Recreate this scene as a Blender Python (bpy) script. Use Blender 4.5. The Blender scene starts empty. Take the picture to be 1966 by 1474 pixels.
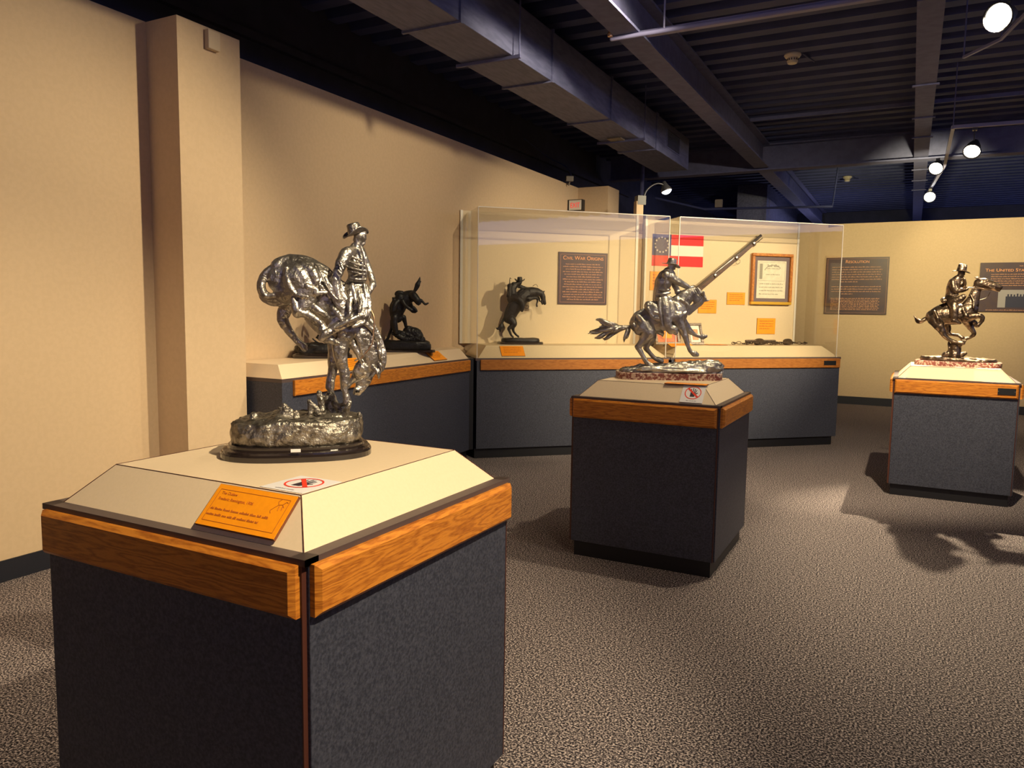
import bpy, bmesh, math, random
from mathutils import Vector, Matrix, noise
from math import sin, cos, pi, radians

# ------------------------------------------------------------------ camera
YAW, PITCH, ROLL, FPX = 0.48251541, 0.09794248, 0.01426162, 1450.78
CAM = Vector((0, 0, 1.5))
FW = Vector((-sin(YAW)*cos(PITCH), cos(YAW)*cos(PITCH), -sin(PITCH)))
_r0 = Vector((cos(YAW), sin(YAW), 0)); _u0 = _r0.cross(FW)
RT = _r0*cos(ROLL) + _u0*sin(ROLL); UP = -_r0*sin(ROLL) + _u0*cos(ROLL)
sc = bpy.context.scene
cd = bpy.data.cameras.new('camera'); cam = bpy.data.objects.new('camera', cd)
sc.collection.objects.link(cam)
m = Matrix((RT, UP, -FW)).transposed().to_4x4(); m.translation = CAM
cam.matrix_world = m
cd.sensor_width = 36.0; cd.lens = 36.0*FPX/1966; cd.clip_start = 0.02; cd.clip_end = 100
sc.camera = cam

# ------------------------------------------------------------------ world, exposure
w = bpy.data.worlds.new('world'); sc.world = w; w.use_nodes = True
w.node_tree.nodes['Background'].inputs[0].default_value = (0.36, 0.42, 0.85, 1)
w.node_tree.nodes['Background'].inputs[1].default_value = 2.7
sc.view_settings.view_transform = 'Standard'; sc.view_settings.look = 'None'
sc.view_settings.exposure = 0.0; sc.view_settings.gamma = 1.0
sc.view_settings.use_curve_mapping = False
sc.cycles.use_denoising = True
sc.cycles.max_bounces = 8; sc.cycles.transparent_max_bounces = 24
sc.cycles.sample_clamp_indirect = 4.0
sc.cycles.caustics_reflective = False; sc.cycles.caustics_refractive = False

WARM = (1.0, 0.83, 0.53); NEUT = (1.0, 0.90, 0.76); COOL = (0.75, 0.82, 1.0)
# (name, lamp position, aim point, watts, cone degrees, blend, colour, radius, mount height)
SPOTS = [
 ('near',   (0.85, 1.20, 3.45), (-1.75, 1.72, 0.95), 670, 62, 0.6, WARM, 0.03),
 ('mid',    (-0.45, 4.80, 3.62), (-1.60, 4.50, 0.8), 200, 90, 0.7, WARM, 0.03),
 ('wall',   (-0.80, 4.10, 3.70), (-4.26, 2.20, 0.7), 540, 74, 0.8, WARM, 0.05),
 ('wall_far', (-1.30, 5.00, 3.70), (-4.26, 6.20, 1.5), 210, 105, 0.9, WARM, 0.05),
 ('lampA',  (0.346, 5.253, 3.20), (-0.80, 8.60, 0.9), 650, 90, 0.6, WARM, 0.03),
 ('lampB',  (0.435, 8.75, 3.10), (0.75, 6.00, 0.0), 1300, 54, 0.6, WARM, 0.02),
 ('lampC',  (0.160, 10.205, 3.20), (0.00, 13.85, 2.6), 420, 80, 0.8, (1.0, 0.86, 0.42), 0.04),
 ('lampD',  (0.143, 12.601, 3.20), (0.60, 13.85, 2.3), 20, 90, 0.8, (1.0, 0.85, 0.45), 0.04),
 ('case',   (3.00, 6.90, 3.72), (-2.40, 8.50, 1.7), 1500, 42, 0.7, WARM, 0.04),
 ('floor',  (1.60, 3.30, 3.72), (0.30, 3.90, 0.0), 120, 110, 0.9, WARM, 0.05),
 ('back',   (2.50, 10.5, 3.62), (2.00, 13.85, 1.6), 260, 110, 0.9, WARM, 0.05),
 ('behind', (2.50, 0.50, 3.62), (6.80, 1.00, 1.8), 380, 120, 0.9, NEUT, 0.05),  # added out of view, for bounce light off the right wall
 ('behind2', (0.50, -1.60, 3.62), (0.50, -3.90, 1.8), 330, 120, 0.9, NEUT, 0.05),  # added behind the camera: bounce fill and something for the bronzes to reflect
]

def lamp_light(name, p, aim, watts, cone, blend, col, rad, parent=None):
    l = bpy.data.lights.new('spot_beam', 'SPOT'); l.energy = watts; l.color = col
    l.spot_size = radians(cone); l.spot_blend = blend; l.shadow_soft_size = rad
    o = bpy.data.objects.new('spot_beam', l); sc.collection.objects.link(o)
    o.rotation_euler = (Vector(aim)-Vector(p)).to_track_quat('-Z', 'Y').to_euler()
    o.location = Vector(p)
    return o

# ------------------------------------------------------------------ picture geometry helpers
def ray(px, py): return RT*(px-983) + UP*(737-py) + FW*FPX
def on_z(px, py, z):
    d = ray(px, py); return CAM + d*((z-CAM.z)/d.z)
def on_plane(px, py, p0, n):
    d = ray(px, py); return CAM + d*((Vector(p0)-CAM).dot(n)/d.dot(n))

# ------------------------------------------------------------------ materials
M = {}
def mat(name, col, rough=0.6, metal=0.0, spec=0.5, coat=0.0, nscale=0, ncol=None, nlo=.4, nhi=.6, bump=0, bscale=60, bdist=.002,
        stretch=(1, 1, 1), emit=None, estr=0, detail=3, wave=False):
    mt = bpy.data.materials.new(name); mt.use_nodes = True; nt = mt.node_tree; b = nt.nodes['Principled BSDF']
    b.inputs['Base Color'].default_value = (*col, 1); b.inputs['Roughness'].default_value = rough
    b.inputs['Metallic'].default_value = metal; b.inputs['Specular IOR Level'].default_value = spec
    b.inputs['Coat Weight'].default_value = coat
    tc = nt.nodes.new('ShaderNodeTexCoord'); mp = nt.nodes.new('ShaderNodeMapping')
    mp.inputs['Scale'].default_value = stretch; nt.links.new(tc.outputs['Object'], mp.inputs['Vector'])
    if nscale:
        if wave:
            n = nt.nodes.new('ShaderNodeTexWave'); n.inputs['Scale'].default_value = nscale
            n.inputs['Distortion'].default_value = 7; n.inputs['Detail'].default_value = 3; n.inputs['Detail Scale'].default_value = 1.6
            n.bands_direction = 'Z'
            out = n.outputs['Fac']
        else:
            n = nt.nodes.new('ShaderNodeTexNoise'); n.inputs['Scale'].default_value = nscale; n.inputs['Detail'].default_value = detail
            out = n.outputs['Fac']
        nt.links.new(mp.outputs['Vector'], n.inputs['Vector'])
        r = nt.nodes.new('ShaderNodeValToRGB'); r.color_ramp.elements[0].position = nlo; r.color_ramp.elements[1].position = nhi
        r.color_ramp.elements[0].color = (*col, 1); r.color_ramp.elements[1].color = (*ncol, 1)
        nt.links.new(out, r.inputs['Fac']); nt.links.new(r.outputs['Color'], b.inputs['Base Color'])
    if bump:
        n2 = nt.nodes.new('ShaderNodeTexNoise'); n2.inputs['Scale'].default_value = bscale; n2.inputs['Detail'].default_value = 4
        nt.links.new(mp.outputs['Vector'], n2.inputs['Vector'])
        bp = nt.nodes.new('ShaderNodeBump'); bp.inputs['Strength'].default_value = bump; bp.inputs['Distance'].default_value = bdist
        nt.links.new(n2.outputs['Fac'], bp.inputs['Height']); nt.links.new(bp.outputs['Normal'], b.inputs['Normal'])
    if emit:
        b.inputs['Emission Color'].default_value = (*emit, 1); b.inputs['Emission Strength'].default_value = estr
    M[name] = mt
    return mt

mat('wall_paint', (0.61, 0.445, 0.285), 0.85, nscale=35, ncol=(0.585, 0.425, 0.27), bump=.12, bscale=260, bdist=.001)
mat('black_wall', (0.016, 0.018, 0.045), 0.8, nscale=6, ncol=(0.022, 0.023, 0.055))
mat('deck', (0.028, 0.038, 0.125), 0.7, nscale=4, ncol=(0.036, 0.046, 0.15))
mat('duct_metal', (0.095, 0.105, 0.21), 0.6, metal=.15, nscale=30, ncol=(0.13, 0.14, 0.27), stretch=(1, .2, 1))
mat('beam_paint', (0.095, 0.102, 0.22), 0.8, nscale=12, ncol=(0.115, 0.122, 0.26))
mat('pipe_paint', (0.20, 0.20, 0.38), 0.5)
mat('base_black', (0.012, 0.013, 0.022), 0.45)
mat('cream', (0.78, 0.61, 0.43), 0.42, nscale=120, ncol=(0.76, 0.595, 0.415))
mat('panel_cream', (0.70, 0.57, 0.37), 0.7, nscale=90, ncol=(0.67, 0.545, 0.355), bump=.1, bscale=400, bdist=.0005)
mat('slate', (0.022, 0.025, 0.043), 0.55, nscale=130, ncol=(0.082, 0.086, 0.125), nlo=.36, nhi=.86, detail=6, bump=.15, bscale=300, bdist=.0005)
mat('kick', (0.006, 0.006, 0.010), 0.5)
mat('rim_dark', (0.080, 0.055, 0.055), 0.45)
mat('edge_brown', (0.075, 0.022, 0.014), 0.5)
mat('white_trim', (0.72, 0.68, 0.58), 0.35)
mat('orange', (1.0, 0.34, 0.004), 0.55, nscale=60, ncol=(0.96, 0.32, 0.004))
mat('orange_ink', (0.42, 0.10, 0.01), 0.7)
mat('orange_edge', (0.20, 0.06, 0.02), 0.7)
mat('card_white', (0.80, 0.76, 0.78), 0.35)
mat('ink_red', (0.80, 0.04, 0.015), 0.5)
mat('ink_dark', (0.03, 0.015, 0.03), 0.6)
mat('ink_grey', (0.35, 0.33, 0.36), 0.6)
mat('sign_brown', (0.065, 0.032, 0.035), 0.4, nscale=10, ncol=(0.055, 0.028, 0.040))
mat('sign_text', (0.50, 0.24, 0.13), 0.6)
mat('sign_title', (0.85, 0.36, 0.14), 0.6)
mat('flag_red', (0.72, 0.02, 0.025), 0.7)
mat('flag_white', (0.78, 0.72, 0.62), 0.7)
mat('flag_blue', (0.055, 0.06, 0.16), 0.7)
mat('gold_wood', (0.55, 0.22, 0.035), 0.35, nscale=40, ncol=(0.40, 0.13, 0.02), stretch=(1, 1, 6))
mat('gold', (0.85, 0.50, 0.06), 0.3, metal=.5)
mat('mat_grey', (0.16, 0.12, 0.13), 0.8)
mat('paper', (0.72, 0.68, 0.53), 0.8, nscale=25, ncol=(0.66, 0.62, 0.48))
mat('paper_ink', (0.30, 0.28, 0.22), 0.8)
mat('dark_frame', (0.10, 0.06, 0.045), 0.3, nscale=50, ncol=(0.25, 0.18, 0.12))
mat('red_leather', (0.45, 0.07, 0.015), 0.5, nscale=15, ncol=(0.75, 0.16, 0.03), bump=.3, bscale=40)
mat('gun_wood', (0.10, 0.045, 0.025), 0.35, nscale=12, ncol=(0.055, 0.025, 0.016), stretch=(1, 1, 8))
mat('gun_steel', (0.33, 0.30, 0.28), 0.35, metal=.8)
mat('iron', (0.06, 0.045, 0.035), 0.5, metal=.6, nscale=60, ncol=(0.13, 0.09, 0.06))
mat('bronze', (0.56, 0.51, 0.46), 0.38, metal=.94, nscale=16, ncol=(0.26, 0.23, 0.21), nlo=.36, nhi=.70, bump=.85, bscale=46, bdist=.010, detail=4)
mat('bronze_light', (0.72, 0.67, 0.60), 0.42, metal=.85, nscale=16, ncol=(0.36, 0.32, 0.28), nlo=.34, nhi=.66, bump=.8, bscale=34, bdist=.010, detail=4)
mat('bronze_rough', (0.44, 0.40, 0.34), 0.42, metal=.93, nscale=45, ncol=(0.14, 0.12, 0.10), nlo=.35, nhi=.65, bump=.8, bscale=60, bdist=.012)
mat('bronze_warm', (0.24, 0.175, 0.125), 0.32, metal=.95, nscale=20, ncol=(0.13, 0.09, 0.065), bump=.7, bscale=30, bdist=.009)
mat('bronze_black', (0.009, 0.008, 0.009), 0.45, metal=.1, spec=.35, nscale=40, ncol=(0.016, 0.014, 0.014), bump=.6, bscale=70, bdist=.004)
mat('plinth_black', (0.018, 0.012, 0.011), 0.16, spec=.7, coat=.3)
mat('marble', (0.24, 0.075, 0.065), 0.25, nscale=60, ncol=(0.66, 0.48, 0.38), nlo=.47, nhi=.58, detail=5)
mat('beige_plastic', (0.55, 0.42, 0.28), 0.5)
mat('white_plastic', (0.62, 0.55, 0.44), 0.5)
mat('grey_plastic', (0.22, 0.19, 0.16), 0.5)
mat('fixture', (0.05, 0.05, 0.06), 0.4, metal=.3)
mat('brass', (0.5, 0.30, 0.18), 0.35, metal=.9)
mat('bulb', (1, 1, 1), 0.5, emit=(1.0, 0.86, 0.60), estr=22)
mat('bulb_cool', (1, 1, 1), 0.5, emit=(0.95, 0.97, 1.0), estr=14)
mat('exit_white', (0.7, 0.66, 0.6), 0.5)
mat('exit_red', (0.7, 0.03, 0.03), 0.5, emit=(1, .06, .05), estr=.6)
mat('black_plastic', (0.012, 0.012, 0.014), 0.4)
mat('photo_pale', (0.35, 0.32, 0.33), 0.7)
mat('photo_dark', (0.035, 0.035, 0.07), 0.7)

# oak: long grain along the rail
def oak(name, c1, c2):
    mt = bpy.data.materials.new(name); mt.use_nodes = True; nt = mt.node_tree; b = nt.nodes['Principled BSDF']
    tc = nt.nodes.new('ShaderNodeTexCoord'); mp = nt.nodes.new('ShaderNodeMapping'); mp.inputs['Scale'].default_value = (1, 1, 9)
    nt.links.new(tc.outputs['Object'], mp.inputs['Vector'])
    n = nt.nodes.new('ShaderNodeTexNoise'); n.inputs['Scale'].default_value = 3.2; n.inputs['Detail'].default_value = 2
    nt.links.new(mp.outputs['Vector'], n.inputs['Vector'])
    mu = nt.nodes.new('ShaderNodeMath'); mu.operation = 'MULTIPLY'; mu.inputs[1].default_value = 16
    fr = nt.nodes.new('ShaderNodeMath'); fr.operation = 'PINGPONG'; fr.inputs[1].default_value = 1
    nt.links.new(n.outputs['Fac'], mu.inputs[0]); nt.links.new(mu.outputs[0], fr.inputs[0])
    g = nt.nodes.new('ShaderNodeTexNoise'); g.inputs['Scale'].default_value = 45; g.inputs['Detail'].default_value = 4
    nt.links.new(mp.outputs['Vector'], g.inputs['Vector'])
    ad = nt.nodes.new('ShaderNodeMath'); ad.operation = 'MULTIPLY_ADD'; ad.inputs[1].default_value = .55
    nt.links.new(fr.outputs[0], ad.inputs[0]); nt.links.new(g.outputs['Fac'], ad.inputs[2])
    r = nt.nodes.new('ShaderNodeValToRGB'); e = r.color_ramp.elements
    e[0].position = .35; e[0].color = (*c2, 1); e[1].position = .95; e[1].color = (*c1, 1)
    nt.links.new(ad.outputs[0], r.inputs['Fac']); nt.links.new(r.outputs['Color'], b.inputs['Base Color'])
    b.inputs['Roughness'].default_value = .38
    M[name] = mt
oak('oak', (0.60, 0.215, 0.026), (0.30, 0.080, 0.009))
oak('oak_red', (0.40, 0.150, 0.030), (0.25, 0.080, 0.014))

def carpet():
    mt = bpy.data.materials.new('carpet'); mt.use_nodes = True; nt = mt.node_tree; b = nt.nodes['Principled BSDF']
    tc = nt.nodes.new('ShaderNodeTexCoord')
    n = nt.nodes.new('ShaderNodeTexNoise'); n.inputs['Scale'].default_value = 125; n.inputs['Detail'].default_value = 2; n.inputs['Roughness'].default_value = .7
    nt.links.new(tc.outputs['Object'], n.inputs['Vector'])
    r = nt.nodes.new('ShaderNodeValToRGB'); e = r.color_ramp.elements
    e[0].position = .40; e[0].color = (0.010, 0.008, 0.013, 1); e[1].position = .64; e[1].color = (0.60, 0.50, 0.49, 1)
    k = e.new(.50); k.color = (0.092, 0.076, 0.083, 1)
    nt.links.new(n.outputs['Fac'], r.inputs['Fac']); nt.links.new(r.outputs['Color'], b.inputs['Base Color'])
    b.inputs['Roughness'].default_value = .95; b.inputs['Specular IOR Level'].default_value = .1
    bp = nt.nodes.new('ShaderNodeBump'); bp.inputs['Strength'].default_value = .2; bp.inputs['Distance'].default_value = .003
    nt.links.new(n.outputs['Fac'], bp.inputs['Height']); nt.links.new(bp.outputs['Normal'], b.inputs['Normal'])
    M['carpet'] = mt
carpet()

def glass(name, tint, gl=1.42):
    mt = bpy.data.materials.new(name); mt.use_nodes = True; nt = mt.node_tree
    for n in list(nt.nodes): nt.nodes.remove(n)
    o = nt.nodes.new('ShaderNodeOutputMaterial'); mx = nt.nodes.new('ShaderNodeMixShader')
    t = nt.nodes.new('ShaderNodeBsdfTransparent'); t.inputs[0].default_value = (*tint, 1)
    g = nt.nodes.new('ShaderNodeBsdfGlossy'); g.inputs['Roughness'].default_value = 0.02; g.inputs[0].default_value = (1, 1, 1, 1)
    f = nt.nodes.new('ShaderNodeFresnel'); ge = nt.nodes.new('ShaderNodeNewGeometry'); mr = nt.nodes.new('ShaderNodeMapRange')
    mr.inputs['To Min'].default_value = gl; mr.inputs['To Max'].default_value = 1/gl
    nt.links.new(ge.outputs['Backfacing'], mr.inputs['Value']); nt.links.new(mr.outputs[0], f.inputs[0])
    nt.links.new(f.outputs[0], mx.inputs[0]); nt.links.new(t.outputs[0], mx.inputs[1]); nt.links.new(g.outputs[0], mx.inputs[2])
    nt.links.new(mx.outputs[0], o.inputs[0]); M[name] = mt
glass('acrylic', (0.975, 0.965, 0.95), 1.38)
glass('acrylic_clear', (0.98, 0.97, 0.955), 1.22)
mat('acrylic_edge', (0.62, 0.56, 0.50), 0.25)

# ------------------------------------------------------------------ mesh helpers
def link(name, bm, mt, parent=None, smooth=False, bevel=0):
    me = bpy.data.meshes.new(name)
    bmesh.ops.recalc_face_normals(bm, faces=bm.faces[:])
    bm.to_mesh(me); bm.free()
    if isinstance(mt, str): mt = M[mt]
    me.materials.append(mt)
    if smooth:
        for p in me.polygons: p.use_smooth = True
    o = bpy.data.objects.new(name, me); sc.collection.objects.link(o)
    if parent is not None: o.parent = parent
    if bevel:
        md = o.modifiers.new('bevel', 'BEVEL'); md.width = bevel; md.segments = 2; md.limit_method = 'ANGLE'
    return o
def tag(o, label, cat, group=None):
    o['label'] = label; o['category'] = cat
    if group: o['group'] = group
    return o
def thing(name, label, cat, loc=(0, 0, 0), rz=0, group=None):
    o = bpy.data.objects.new(name, None); sc.collection.objects.link(o)
    o.location = loc; o.rotation_euler = (0, 0, rz); o.empty_display_size = .1
    return tag(o, label, cat, group)
def struct(name, bm, mt, **k):
    o = link(name, bm, mt, **k); o['kind'] = 'structure'; return o
def box(bm, x0, x1, y0, y1, z0, z1, mx=None):
    vs = [Vector((x, y, z)) for z in (z0, z1) for y in (y0, y1) for x in (x0, x1)]
    if mx is not None: vs = [mx @ v for v in vs]
    v = [bm.verts.new(p) for p in vs]
    for f in ((0, 2, 3, 1), (4, 5, 7, 6), (0, 1, 5, 4), (2, 6, 7, 3), (0, 4, 6, 2), (1, 3, 7, 5)): bm.faces.new([v[i] for i in f])
    return bm
def B(*a, mx=None): return box(bmesh.new(), *a, mx=mx)
def prism(bm, pb, pt, z0, z1):
    a = [bm.verts.new((x, y, z0)) for x, y in pb]; b = [bm.verts.new((x, y, z1)) for x, y in pt]; n = len(a)
    bm.faces.new(a[::-1]); bm.faces.new(b)
    for i in range(n): bm.faces.new((a[i], a[(i+1) % n], b[(i+1) % n], b[i]))
    return bm
def basis(t, ref):
    t = t.normalized(); b = ref - t*ref.dot(t)
    if b.length < 1e-4:
        ref = Vector((0, 0, 1)) if abs(t.z) < .9 else Vector((1, 0, 0)); b = ref - t*ref.dot(t)
    b.normalize(); return t.cross(b), b
def tube(bm, pts, rad, seg=12, ref=Vector((0, 0, 1)), k=1.0, sub=1, cap=True):
    """round swept body through pts with a radius per point, rounded ends"""
    P = [Vector(p) for p in pts]
    R = list(rad) if hasattr(rad, '__len__') else [rad]*len(P)
    if sub > 1 and len(P) > 2:
        Q, S = [], []
        for i in range(len(P)-1):
            p0 = P[max(i-1, 0)]; p1 = P[i]; p2 = P[i+1]; p3 = P[min(i+2, len(P)-1)]
            for j in range(sub):
                t = j/sub
                Q.append(.5*((2*p1)+(p2-p0)*t+(2*p0-5*p1+4*p2-p3)*t*t+(-p0+3*p1-3*p2+p3)*t**3))
                S.append(R[i]+(R[i+1]-R[i])*(3*t*t-2*t**3))
        Q.append(P[-1]); S.append(R[-1]); P, R = Q, S
    n = len(P); T = []
    for i in range(n):
        d = P[min(i+1, n-1)]-P[max(i-1, 0)]
        T.append(d.normalized() if d.length > 1e-9 else Vector((0, 0, 1)))
    rings = []
    def ring(c, t, r):
        a, b = basis(t, ref)
        rings.append([bm.verts.new(c + a*(r*cos(2*pi*i/seg)) + b*(k*r*sin(2*pi*i/seg))) for i in range(seg)])
    if cap:
        for ph in (75, 50, 25): ring(P[0]-T[0]*R[0]*sin(radians(ph)), T[0], R[0]*cos(radians(ph)))
    for i in range(n): ring(P[i], T[i], R[i])
    if cap:
        for ph in (25, 50, 75): ring(P[-1]+T[-1]*R[-1]*sin(radians(ph)), T[-1], R[-1]*cos(radians(ph)))
    for a, b in zip(rings, rings[1:]):
        for i in range(seg): bm.faces.new((a[i], a[(i+1) % seg], b[(i+1) % seg], b[i]))
    bm.faces.new(rings[0][::-1]); bm.faces.new(rings[-1])
    return bm
def lathe(bm, prof, c=(0, 0, 0), seg=24, mx=None):
    rings = []
    for r, z in prof:
        row = []
        for i in range(seg):
            v = Vector((r*cos(2*pi*i/seg), r*sin(2*pi*i/seg), z))
            if mx is not None: v = mx @ v
            row.append(bm.verts.new(v + Vector(c)))
        rings.append(row)
    for a, b in zip(rings, rings[1:]):
        for i in range(seg): bm.faces.new((a[i], a[(i+1) % seg], b[(i+1) % seg], b[i]))
    bm.faces.new(rings[0][::-1]); bm.faces.new(rings[-1]); return bm
def flat(bm, pts2, mx, th):
    """a thin plate: outline pts2 in local xy, thickness th along local z"""
    a = [bm.verts.new(mx @ Vector((x, y, 0))) for x, y in pts2]; b = [bm.verts.new(mx @ Vector((x, y, th))) for x, y in pts2]
    n = len(a); bm.faces.new(a[::-1]); bm.faces.new(b)
    for i in range(n): bm.faces.new((a[i], a[(i+1) % n], b[(i+1) % n], b[i]))
def rect(x0, x1, y0, y1): return [(x0, y0), (x1, y0), (x1, y1), (x0, y1)]
def fram(o, x, y):
    x = Vector(x).normalized(); z = x.cross(Vector(y)).normalized(); y = z.cross(x)
    mt = Matrix((x, y, z)).transposed().to_4x4(); mt.translation = Vector(o); return mt
DG = None
def text(body, size, mx, mt, parent, name='lettering', th=.0004, align='CENTER', sx=1.0, small=None):
    cu = bpy.data.curves.new('t', 'FONT'); cu.body = body; cu.size = size; cu.align_x = align; cu.extrude = th
    if small:
        cu.small_caps_scale = small
        for ch in cu.body_format: ch.use_small_caps = True
    o = bpy.data.objects.new('t', cu); sc.collection.objects.link(o)
    bpy.context.view_layer.update()
    dg = bpy.context.evaluated_depsgraph_get(); me = bpy.data.meshes.new_from_object(o.evaluated_get(dg))
    bpy.data.objects.remove(o); me.transform(mx @ Matrix.Diagonal((sx, 1, 1, 1)).to_4x4())
    me.name = name; me.materials.clear(); me.materials.append(M[mt])
    r = bpy.data.objects.new(name, me); sc.collection.objects.link(r); r.parent = parent; return r
def ring2(x0, x1, y0, y1, t):
    return [rect(x0, x1, y1-t, y1), rect(x0, x1, y0, y0+t), rect(x0, x0+t, y0+t, y1-t), rect(x1-t, x1, y0+t, y1-t)]
def inklines(bm, rows, mx, h, rng, th=.0004):
    """rows of word-long strokes: (y, x0, x1)"""
    for y, x0, x1 in rows:
        x = x0
        while x < x1-.2*h:
            wl = min(rng.uniform(1.2, 5)*h, x1-x)
            xx = x
            while xx < x+wl-.1*h:      # letter-like stems
                cw = min(rng.uniform(.45, .8)*h, x+wl-xx); hh = h*rng.choice((.62, .62, 1.0, .62, .8))
                flat(bm, rect(xx, xx+cw*.8, y, y+hh), mx, th); xx += cw
            x += wl + .5*h

# ------------------------------------------------------------------ room shell
WT = 3.225
struct('floor', B(-6.5, 8, -5, 22, -.1, 0), 'carpet')
struct('wall_left', B(-4.41, -4.26, -5, 10.06, 0, WT), 'wall_paint')
struct('wall_pilaster', B(-4.30, -3.985, 3.221, 3.702, 0, WT), 'wall_paint')
bm = B(-4.41, -3.81, 10.06, 10.50, 0, WT)
struct('wall_far_pilaster', bm, 'wall_paint')
struct('wall_back', B(-6.4, 8, 13.85, 14.0, 0, 3.0), 'wall_paint')
struct('wall_right', B(6.9, 7.05, -5, 14, 0, 3.2), 'wall_paint')
struct('wall_behind', B(-4.26, 7, -4.15, -4.0, 0, 3.2), 'wall_paint')
struct('wall_upper_left', B(-4.75, -4.55, -5, 22, 0, 4.1), 'black_wall')
struct('trim_1', B(-4.55, -4.50, -5, 13, 3.50, 3.56), 'black_wall')
struct('wall_upper_back', B(-6.5, 8, 20.0, 20.2, 0, 4.1), 'black_wall')
bm = B(-4.26, -4.252, -4, 3.221, 0, .115); box(bm, -4.252, -4.245, -4, 3.221, 0, .012); box(bm, -3.985, -3.977, 3.221, 3.70, 0, .115); box(bm, -4.25, -3.977, 3.213, 3.221, 0, .115)
struct('baseboard_left', bm, 'base_black')
struct('baseboard_back', B(-4.2, 6.9, 13.838, 13.85, 0, .13), 'base_black')
struct('baseboard_right', B(6.888, 6.9, -4, 13.8, 0, .13), 'base_black')
# corrugated deck, ribs along x
bm = bmesh.new(); prev = None; y = -5.0
prof = []
while y < 22:
    prof += [(y, 4.02), (y+.09, 4.02), (y+.13, 3.94), (y+.26, 3.94)]; y += .305
for yy, zz in prof:
    cur = (bm.verts.new((-6.5, yy, zz)), bm.verts.new((8, yy, zz)))
    if prev: bm.faces.new((prev[0], prev[1], cur[1], cur[0]))
    prev = cur
a = [bm.verts.new(p) for p in ((-6.5, -5, 4.15), (8, -5, 4.15), (8, 22, 4.15), (-6.5, 22, 4.15))]; bm.faces.new(a)
struct('ceiling', bm, 'deck')
# steel: long beams along y, cross girders along x
def ibeam(bm, c, z0, z1, half, a0, a1, axis):
    parts = ((-half, half, z0, z0+.02), (-.008, .008, z0+.02, z1-.02), (-half, half, z1-.02, z1))
    for u0, u1, q0, q1 in parts:
        if axis == 'y': box(bm, c+u0, c+u1, a0, a1, q0, q1)
        else: box(bm, a0, a1, c+u0, c+u1, q0, q1)
bm = bmesh.new(); ibeam(bm, -2.04, 3.60, 3.94, .10, -4.8, 11.60, 'y')
struct('trim_2', bm, 'beam_paint')
bm = bmesh.new(); ibeam(bm, -2.04, 3.60, 3.94, .10, 11.85, 19.9, 'y')
struct('trim_3', bm, 'beam_paint')
bm = bmesh.new(); ibeam(bm, 0.0, 3.60, 3.94, .085, 5.95, 19.9, 'y')
struct('trim_4', bm, 'beam_paint')
bm = bmesh.new(); ibeam(bm, 11.72, 3.57, 3.94, .10, -4.4, 7.8, 'x')
struct('trim_5', bm, 'beam_paint')
bm = B(-2.0, 7.8, 5.83, 5.885, 3.62, 3.66)
struct('trim_6', bm, 'pipe_paint')
bm = B(-1.9, 7.8, 9.88, 9.92, 3.86, 3.90)
struct('trim_7', bm, 'beam_paint')
# clamps across the right beam's lower flange
for k, yy in enumerate((8.05, 9.35, 10.35, 12.6, 13.6, 14.6)):
    c = link('beam_clamp', B(-.11, .11, yy-.02, yy+.02, 3.585, 3.598), 'beam_paint'); box_b = None
    tag(c, ['steel clamp on the right ceiling beam, nearest of the six', 'steel clamp on the right ceiling beam, second nearest',
            'steel clamp on the right ceiling beam just before the cross girder', 'steel clamp on the right ceiling beam just past the cross girder',
            'steel clamp on the right ceiling beam, second farthest', 'steel clamp on the right ceiling beam, farthest of the six'][k], 'clamp', 'clamps on the right ceiling beam')
# duct
t = thing('air_duct', 'long dark rectangular air duct running under the ceiling towards the back', 'air duct', (0, 0, 0))
link('duct_section', B(-3.21, -2.76, -4.5, 8.80, 3.40, 3.80), 'duct_metal', t, bevel=.004)
link('duct_end_box', B(-3.21, -2.76, 8.86, 10.28, 3.40, 3.80), 'duct_metal', t, bevel=.004)
for yy in (2.4, 4.45, 5.9, 7.3, 8.83):
    link('duct_flange', B(-3.225, -2.745, yy-.035 if yy > 8 else yy-.012, yy+.035 if yy > 8 else yy+.012, 3.385, 3.812), 'duct_metal', t)
g = link('grille_frame', B(-2.762, -2.752, 9.22, 9.80, 3.50, 3.72), 'beam_paint', t)
bm = bmesh.new()
for k in range(12): box(bm, -2.752, -2.742, 9.25, 9.77, 3.515+k*.017, 3.521+k*.017)
link('grille_slats', bm, 'black_wall', g)
for yy in (5.2, 8.2):
    link('hanger_rod', tube(bmesh.new(), [(-2.70, yy, 3.38), (-2.70, yy, 3.95)], .006, 6), 'beam_paint', t)
    link('hanger_bar', B(-3.25, -2.69, yy-.012, yy+.012, 3.372, 3.396), 'beam_paint', t)
link('duct_hatch', B(-3.08, -2.92, 8.05, 8.2, 3.385, 3.40), 'grey_plastic', t)
# far duct box low behind the case
t = thing('air_duct', 'distant dark boxy duct beyond the glass cases', 'air duct')
link('duct_section', B(-3.1, -2.55, 15.2, 19.5, 3.25, 3.95), 'duct_metal', t)
link('grille_frame', B(-2.55, -2.54, 15.5, 16.3, 3.35, 3.7), 'beam_paint', t)

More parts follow.
